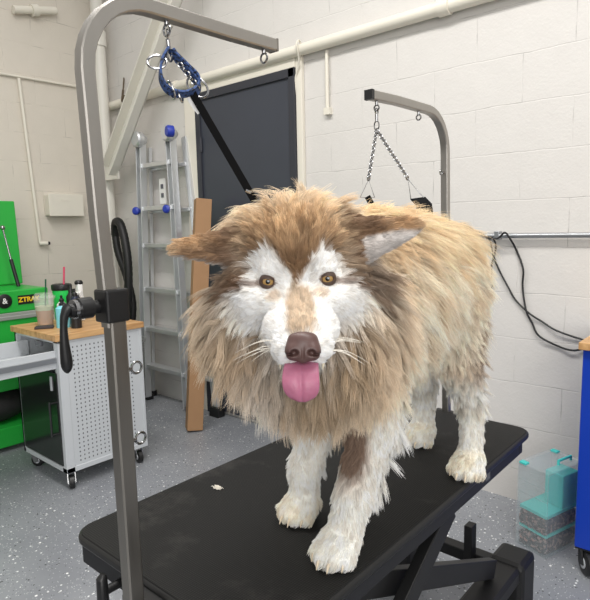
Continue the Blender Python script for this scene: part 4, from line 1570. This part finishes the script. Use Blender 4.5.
# ---- eyes
from mathutils.bvhtree import BVHTree
bvh = BVHTree.FromPolygons([tuple(v) for v in V], [tuple(int(i) for i in q) for q in Q])
M_IRIS = mat('amber_iris', (166, 132, 80), .25, noise=.25, nscale=350)
M_PUPIL = mat('pupil', (8, 7, 6), .08, coat=1)
M_SCLERA = mat('eye_dark_white', (92, 66, 46), .2)
M_LID = mat('dark_eyelid', (74, 56, 46), .55)
ER = .0138
eye_w = []
for (ex_, ey_) in EYES:
    o_ = HL(ex_, ey_, .2)
    h_ = bvh.ray_cast(Vector(o_), -BACK)
    zs = toL(np.array([list(h_[0])]))[0, 2]
    cen = Vector(HL(ex_, ey_, zs - ER + .0085))
    eye_w.append(np.array(list(cen)))
    look = (Vector((0.0, 0.0, 1.42)) - cen).normalized()
    ER_ = ER
    look = (look + UPV * .0).normalized()
    u = RIGHT - look * RIGHT.dot(look)
    u.normalize()
    w = look.cross(u)
    eb = MB()
    angs = [0, 7, 12, 16, 16.01, 22, 30, 37, 37.01, 41, 50, 65, 85, 110, 140, 180]
    n_ = 28
    vs = []
    for a in angs:
        r_ = math.radians(a)
        bump_ = 1 + .04 * max(0, 1 - a / 40)
        for k in range(n_):
            t_ = 2 * math.pi * k / n_
            vs.append(cen + (look * math.cos(r_) + (u * math.cos(t_) + w * math.sin(t_)) * math.sin(r_)) * ER * bump_)
    kk = 0
    for i in range(len(angs) - 1):
        eb.cur = 1 if angs[i] < 16 else (0 if angs[i] < 37 else (2))
        fs = [(i * n_ + k, i * n_ + (k + 1) % n_, (i + 1) * n_ + (k + 1) % n_, (i + 1) * n_ + k) for k in range(n_)]
        if i == 0:
            eb.add(vs, fs)
        else:
            eb.f += fs
            eb.mi += [eb.cur] * len(fs)
    eye = eb.build('eye', [M_IRIS, M_PUPIL, M_SCLERA], dog)
    # lids: a shell over the ball with an almond opening
    lm = MB()
    n_ = 40
    rows = []
    sg = -1 if ex_ < 0 else 1
    for s_i in range(6):
        row = []
        for k in range(n_):
            t_ = 2 * math.pi * k / n_
            ca_, sa_ = math.cos(t_), math.sin(t_)
            hx = math.radians(46) * ca_
            up_ = math.radians(17 if sa_ > 0 else 23) * sa_ * (abs(sa_) ** .15)
            tilt = math.radians(4) * ca_ * sg
            f_ = s_i / 5
            ang_o = math.radians(80)
            av = Vector((hx, up_ + tilt))
            bv = Vector((ca_, sa_)) * ang_o
            v_ = av.lerp(bv, f_)
            th_ = v_.length
            dr_ = v_.normalized() if th_ > 1e-6 else Vector((1, 0))
            rr = ER * (1.075 + .10 * math.sin(math.pi * min(1, f_ * 1.6)))
            row.append(cen + (look * math.cos(th_) + (u * dr_.x + w * dr_.y) * math.sin(th_)) * rr)
        rows.append(row)
    lm.add([v for r_ in rows for v in r_], [(i * n_ + k, i * n_ + (k + 1) % n_, (i + 1) * n_ + (k + 1) % n_, (i + 1) * n_ + k) for i in range(5) for k in range(n_)])
    lm.build('eyelid', M_LID, eye)

# ---- nose
def nose_sdf(P):
    q = toL(P) - np.array(NOSE, np.float32)
    def ell(c, r):
        qq = (q - np.array(c, np.float32)) / np.array(r, np.float32)
        k0 = np.sqrt((qq ** 2).sum(1))
        k1 = np.sqrt(((qq / np.array(r, np.float32)) ** 2).sum(1)) + 1e-6
        return k0 * (k0 - 1) / k1
    d = ell((0, .002, -.004), (.0245, .019, .015))
    d = smin(d, ell((-.014, -.006, .002), (.0125, .013, .012)), .006)
    d = smin(d, ell((.014, -.006, .002), (.0125, .013, .012)), .006)
    d = smin(d, ell((0, -.010, .001), (.012, .013, .011)), .006)
    d = smin(d, ell((0, .013, -.010), (.021, .010, .014)), .008)
    for s in (-1, 1):
        d = smax(d, -ell((s * .0125, -.007, .016), (.0062, .0052, .012)), .003)
        d = smax(d, -ell((s * .0205, -.010, .010), (.0065, .0022, .012)), .003)
    d = smax(d, -ell((0, -.012, .016), (.0012, .016, .006)), .003)
    return d


lo = HL(*NOSE) - .05
NV, NQ = grid_mesh(nose_sdf, lo, lo + .1, .0014)
M_NOSE = mat('brown_nose_leather', (86, 62, 58), .42, noise=.18, nscale=60, bump=.35, spec=.5)
for nd in M_NOSE.node_tree.nodes:
    if nd.type == 'BUMP':
        nd.inputs['Distance'].default_value = .002
np_mesh('nose', NV, NQ, [M_NOSE], dog)

# ---- tongue, teeth, dark lips
tv, tq = [], []
path = [(-.118, .020), (-.121, .045), (-.124, .066), (-.128, .080), (-.137, .091), (-.150, .096), (-.163, .096), (-.174, .092), (-.180, .086)]
wid = [.020, .022, .0245, .0255, .0265, .0275, .0268, .020, .009]
nu = 12
for i, ((yy, zz), w0) in enumerate(zip(path, wid)):
    for j in range(nu + 1):
        u_ = -1 + 2 * j / nu
        curve = -.006 * u_ * u_ - .004 * math.exp(-(u_ / .16) ** 2) + .0025
        if i < 3:
            yy2, zz2 = yy + curve * 1.0, zz
        else:
            yy2, zz2 = yy + .002 * u_ * u_, zz + curve
        if i == len(path) - 1:
            yy2 += .003 * u_ * u_
        tv.append(HL(.0045 + u_ * w0 + .0015 * math.sin(i), yy2, zz2))
for i in range(len(path) - 1):
    for j in range(nu):
        a = i * (nu + 1) + j
        tq.append((a, a + 1, a + nu + 2, a + nu + 1))
M_TONGUE = mat('pink_tongue', (176, 106, 132), .42, noise=.14, nscale=90, bump=.15)
M_TONGUE.node_tree.nodes['Principled BSDF'].inputs['Subsurface Weight'].default_value = .15
M_TONGUE.node_tree.nodes['Principled BSDF'].inputs['Subsurface Radius'].default_value = (.01, .004, .003)
to = np_mesh('tongue', np.array(tv), np.array(tq), [M_TONGUE], dog)
so = to.modifiers.new('thickness', 'SOLIDIFY')
so.thickness = .006
so.offset = 0
sb = to.modifiers.new('smooth', 'SUBSURF')
sb.levels = sb.render_levels = 2
M_TOOTH = mat('ivory_tooth', (236, 226, 200), .3)
M_LIP = mat('dark_lip', (44, 32, 32), .4)
for s, x_ in ((-1, -.027), (1, .037)):
    MB().sweep([Vector(HL(x_, -.112, .052)), Vector(HL(x_ + s * .001, -.124, .056)), Vector(HL(x_, -.136, .056))], [.0042, .0034, .0006], 10).build('canine_tooth', M_TOOTH, dog)
    MB().sweep([Vector(HL(x_ - s * .002, -.121, .070)), Vector(HL(x_ + s * .004, -.122, .048)), Vector(HL(x_ + s * .008, -.118, .02)), Vector(HL(x_ + s * .012, -.104, -.01))], [.003, .0045, .0045, .002], 10).build('lip', M_LIP, dog)

# ---- claws
M_CLAW = mat('pale_claw', (222, 206, 180), .35)
for key, (c, d) in PAWS.items():
    c = np.array(c)
    d = np.array(d) / np.hypot(*d)
    sd_ = np.array([-d[1], d[0]])
    for u_, f_ in ((-.034, .034), (-.0115, .052), (.0115, .052), (.034, .034)):
        q = c + d * f_ + sd_ * u_
        q2 = c + d * (f_ + .010) + sd_ * u_ * 1.02
        MB().sweep([(q[0], q[1], .772), ((q[0] + q2[0]) / 2, (q[1] + q2[1]) / 2, .768), (q2[0], q2[1], .757)], [.0036, .0030, .0008], 8).build('claw', M_CLAW, dog)

# ---- fur
tri = np.concatenate([Q[:, [0, 1, 2]], Q[:, [0, 2, 3]]])
pa, pb, pc = V[tri[:, 0]], V[tri[:, 1]], V[tri[:, 2]]
ar = .5 * np.linalg.norm(np.cross(pb - pa, pc - pa), axis=1)
cen_ = (pa + pb + pc) / 3
ql = toL(cen_)
dens = np.ones(len(tri))
dens *= np.where((ql[:, 2] > -.10) & (np.abs(ql[:, 0]) < .13) & (np.abs(ql[:, 1]) < .16), 2.6, 1.0)
prob = ar * dens
prob /= prob.sum()


def sample(n):
    t = rng.choice(len(tri), n, p=prob)
    r1, r2 = np.sqrt(rng.random(n)), rng.random(n)
    w = np.stack([1 - r1, r1 * (1 - r2), r1 * r2], 1)
    P = (w[:, :, None] * np.stack([pa[t], pb[t], pc[t]], 1)).sum(1)
    N = (w[:, :, None] * np.stack([VN[tri[t, 0]], VN[tri[t, 1]], VN[tri[t, 2]]], 1)).sum(1)
    N /= np.linalg.norm(N, axis=1, keepdims=True) + 1e-9
    return P, N


def unit(v):
    return v / (np.linalg.norm(v, axis=1, keepdims=True) + 1e-9)


EYP = np.array(eye_w)
NP_ = HL(NOSE[0], NOSE[1] - .005, NOSE[2])


def field(P, N, W):
    """length, direction, lift, droop, curl of the coat"""
    n = len(P)
    q = toL(P)
    away = unit(P - NP_)
    rad = q - np.array([.003, .01, -.06])
    outw = unit(np.stack([rad[:, 0], rad[:, 1], np.zeros(n)], 1)) @ HB
    down = np.array([0, 0, -1.0])
    back = np.array([0.05, 1.0, 0])
    ears = np.where((q[:, 0] < 0)[:, None], HB[0] * -1 + HB[1] * -.05, HB[0] + HB[1] * .1)
    spec = {  # len, lift, droop, curl, dir
        'muzzle': (.010, .16, .0, .05, away),
        'skull': (.034, .36, .1, .25, away + outw * .35 + HB[1] * .25),
        'cheek': (.030, .26, .25, .15, away + outw * .6 + down * .35),
        'jaw': (.014, .2, .2, .1, away + down * .4),
        'ear': (.015, .20, .1, .1, ears),
        'mane': (.078, .40, .6, .45, outw * .7 + down * .7 - HB[2] * .15),
        'torso': (.090, .25, .45, .75, back * .62 + down * .55),
        'thigh': (.036, .30, .6, .60, down * .8 + back * .4),
        'shank': (.013, .25, .3, .2, np.tile(down, (n, 1))),
        'foreleg': (.017, .28, .4, .25, np.tile(down, (n, 1)) + back * .15),
        'paw': (.011, .25, .2, .1, down * .6 + np.array([0, -.6, 0]))}
    Ln = np.zeros(n)
    lf = np.zeros(n)
    dr = np.zeros(n)
    cu = np.zeros(n)
    dv = np.zeros((n, 3))
    for k, (l, a, b, c, d) in spec.items():
        Ln += W[k] * l
        lf += W[k] * a
        dr += W[k] * b
        cu += W[k] * c
        dv += W[k][:, None] * (unit(d) if d.ndim == 2 else (d / np.linalg.norm(d)))
    # feathering down the back of the legs
    fe = (W['foreleg'] + .5 * W['thigh'] + .4 * W['shank']) * sstep(.15, .75, N[:, 1]) * sstep(.80, .90, P[:, 2])
    fe = fe * np.where(P[:, 0] < -.71, .3, 1.0)
    Ln += fe * .040
    lf += fe * .2
    # longer ruff at the sides, short top of the skull near the brow
    br = np.clip(1 - np.hypot(q[:, 0] / .07, (q[:, 1] - .02) / .05), 0, 1)
    Ln *= 1 - .55 * br * W['skull']
    # around the ear roots the coat is short so the ears stand clear
    el = np.minimum(np.hypot((q[:, 0] + .165) / .10, (q[:, 1] - .05) / .06), np.hypot((q[:, 0] - .165) / .10, (q[:, 1] - .08) / .07))
    ek = sstep(1.15, .6, el) * (q[:, 2] > -.30) * np.clip(W['mane'] + W['torso'], 0, 1)
    Ln *= 1 - .6 * ek
    Ln = np.where((W['ear'] > .5) & (q[:, 0] > .10) & (q[:, 1] < .085), Ln * .5, Ln)
    # belly long
    Ln += W['torso'] * sstep(-.3, -.8, N[:, 2]) * .02
    # on the white of the face the coat is short and close
    x, y = chart(P)
    sd = poly_sd(x, y, WHITE_MASK)
    hw = W['skull'] + W['cheek'] + W['muzzle']
    inner = sstep(6, -5, sd) * hw
    Ln = Ln * (1 - inner) + inner * np.minimum(Ln, np.where(sd > -7, .014, .0095))
    lf = lf * (1 - inner * .5)
    for e in EYP:
        de = np.linalg.norm(P - e, axis=1)
        k = sstep(.034, .016, de)
        Ln = Ln * (1 - k) + k * .0035
    return Ln, unit(dv), lf, dr, cu


STEPS = 7


def strands(P, N, Ln, dv, lf, dr, jit, amp, ph):
    t_ = unit(dv - (dv * N).sum(1, keepdims=True) * N + 1e-6)
    d0 = unit(t_ * (1 - lf)[:, None] + N * (lf + .05)[:, None] + jit)
    side = unit(np.cross(N, t_))
    pts = [np.zeros_like(P)]
    cur = np.zeros_like(P)
    for s in range(1, STEPS):
        f_ = s / (STEPS - 1)
        d = unit(d0 + np.array([0, 0, -1.0]) * (dr * f_ * 1.1)[:, None] - N * (lf * .5 * f_)[:, None] + side * (amp * np.sin(ph + f_ * 5.0))[:, None])
        cur = cur + d * (Ln / (STEPS - 1))[:, None]
        pts.append(cur)
    return np.stack(pts, 1)


NG, NS = 14000, 400000
gP, gN = sample(NG)
gW = wts(gP)
gl_, gd, glf, gdr, gcu = field(gP, gN, gW)
gl_ = gl_ * np.where((toL(gP)[:, 1] > .06) & (toL(gP)[:, 2] > -.3), rng.uniform(.7, 1.12, NG), rng.uniform(.65, 1.30, NG))
gj = rng.normal(0, 1, (NG, 3)) * (.10 + .26 * np.clip(gl_ / .06, 0, 1))[:, None]
gOff = strands(gP, gN, gl_, gd, glf, gdr, gj, gcu * rng.normal(0, 1, NG), rng.uniform(0, 6.28, NG))
gTone = np.clip(rng.normal(0, .5, NG), -1, 1)

from mathutils.kdtree import KDTree
kd = KDTree(NG)
for i, p_ in enumerate(gP):
    kd.insert(p_, i)
kd.balance()
sP, sN = sample(NS)
keep = np.ones(NS, bool)
for e in EYP:
    keep &= np.linalg.norm(sP - e, axis=1) > .0150
qs = toL(sP)
keep &= ~((np.abs(qs[:, 0] - NOSE[0]) < .022) & (np.abs(qs[:, 1] - NOSE[1]) < .017) & (qs[:, 2] > .06))
keep &= sP[:, 2] > .756
sP, sN = sP[keep], sN[keep]
NS = len(sP)
near = np.array([kd.find(p_)[1] for p_ in sP])
sW = wts(sP)
sl__, sd__, slf, sdr, scu = field(sP, sN, sW)
gfac = gl_[near] / np.maximum(field(gP, gN, gW)[0][near], 1e-4)
sl__ = sl__ * gfac * rng.uniform(.70, 1.10, NS)
sOff = strands(sP, sN, sl__, sd__, slf, sdr, rng.normal(0, .10, (NS, 3)), scu * rng.normal(0, .6, NS), rng.uniform(0, 6.28, NS))
T = np.linspace(0, 1, STEPS)
lr = (sl__ / np.maximum(gl_[near], 1e-4))[:, None, None]
gO = gOff[near] * np.clip(lr, .3, 1.4)
cl = np.clip(sl__ / .03, .15, 1)[:, None] * rng.uniform(.55, .95, NS)[:, None]
own = (.36 + .22 * sW['torso'])[:, None, None]
pts = sP[:, None, :] + (sOff * own + gO * (1 - own)) + (gP[near] - sP)[:, None, :] * (cl * (T ** 1.2)[None, :])[:, :, None] * .62
flo = TT + .0015
pts[:, :, 2] = np.maximum(pts[:, :, 2], flo)
tone = gTone[near] * .9 + rng.normal(0, .35, NS)
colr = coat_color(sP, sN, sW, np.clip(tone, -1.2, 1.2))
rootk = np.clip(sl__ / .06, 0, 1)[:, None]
tipd = 1.0 + rootk * (.62 * (T ** .8)[None, :] - .46) + .06 * (T[None, :] - .5)  # lighter tips, darker roots: coat banding plus painted shade between the locks
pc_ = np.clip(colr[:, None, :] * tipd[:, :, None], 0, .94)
radp = (np.where(sl__ > .03, .00046, .00040)[:, None] * np.array([1, 1, .95, .85, .7, .5, .22])[None, :])

fur = bpy.data.hair_curves.new('fur')
fur.add_curves([STEPS] * NS)
org = np.array(dog['_o'])
fur.position_data.foreach_set('vector', (pts - org).astype(np.float32).ravel())
ra = fur.attributes.get('radius') or fur.attributes.new('radius', 'FLOAT', 'POINT')
ra.data.foreach_set('value', radp.astype(np.float32).ravel())
fc = fur.attributes.new('fur_color', 'FLOAT_COLOR', 'POINT')
fc.data.foreach_set('color', np.concatenate([pc_, np.ones((NS, STEPS, 1))], 2).astype(np.float32).ravel())
M_FUR = bpy.data.materials.new('fur_strands')
M_FUR.use_nodes = True
nt = M_FUR.node_tree
at = nt.nodes.new('ShaderNodeAttribute')
at.attribute_name = 'fur_color'
pb_ = nt.nodes['Principled BSDF']
nt.links.new(at.outputs['Color'], pb_.inputs['Base Color'])
pb_.inputs['Roughness'].default_value = .55
pb_.inputs['Specular IOR Level'].default_value = .25
tl = nt.nodes.new('ShaderNodeBsdfTranslucent')
nt.links.new(at.outputs['Color'], tl.inputs['Color'])
ms = nt.nodes.new('ShaderNodeMixShader')
ms.inputs[0].default_value = .2
nt.links.new(pb_.outputs[0], ms.inputs[1])
nt.links.new(tl.outputs[0], ms.inputs[2])
nt.links.new(ms.outputs[0], nt.nodes['Material Output'].inputs['Surface'])
fur.materials.append(M_FUR)
fo = bpy.data.objects.new('fur', fur)
col.objects.link(fo)
fo.parent = dog

# whiskers
for s in (-1, 1):
    for k in range(7):
        x0 = .006 + s * random.uniform(.022, .034)
        y0 = random.uniform(-.108, -.088)
        z0 = random.uniform(.05, .07)
        a_ = Vector(HL(x0, y0, z0))
        b2 = Vector(HL(x0 + s * random.uniform(.05, .085), y0 + random.uniform(-.03, .012), z0 - random.uniform(.0, .03)))
        md = (a_ + b2) / 2 + UPV * .008
        MB().sweep(bez([a_, md, b2], 4), [.0006, .0006, .00055, .0005, .0005, .0004, .0003, .0002, .00015], 5).build('whisker', M_TUFT, dog)

for o in list(scene.objects):
    if '_o' in o:
        del o['_o']
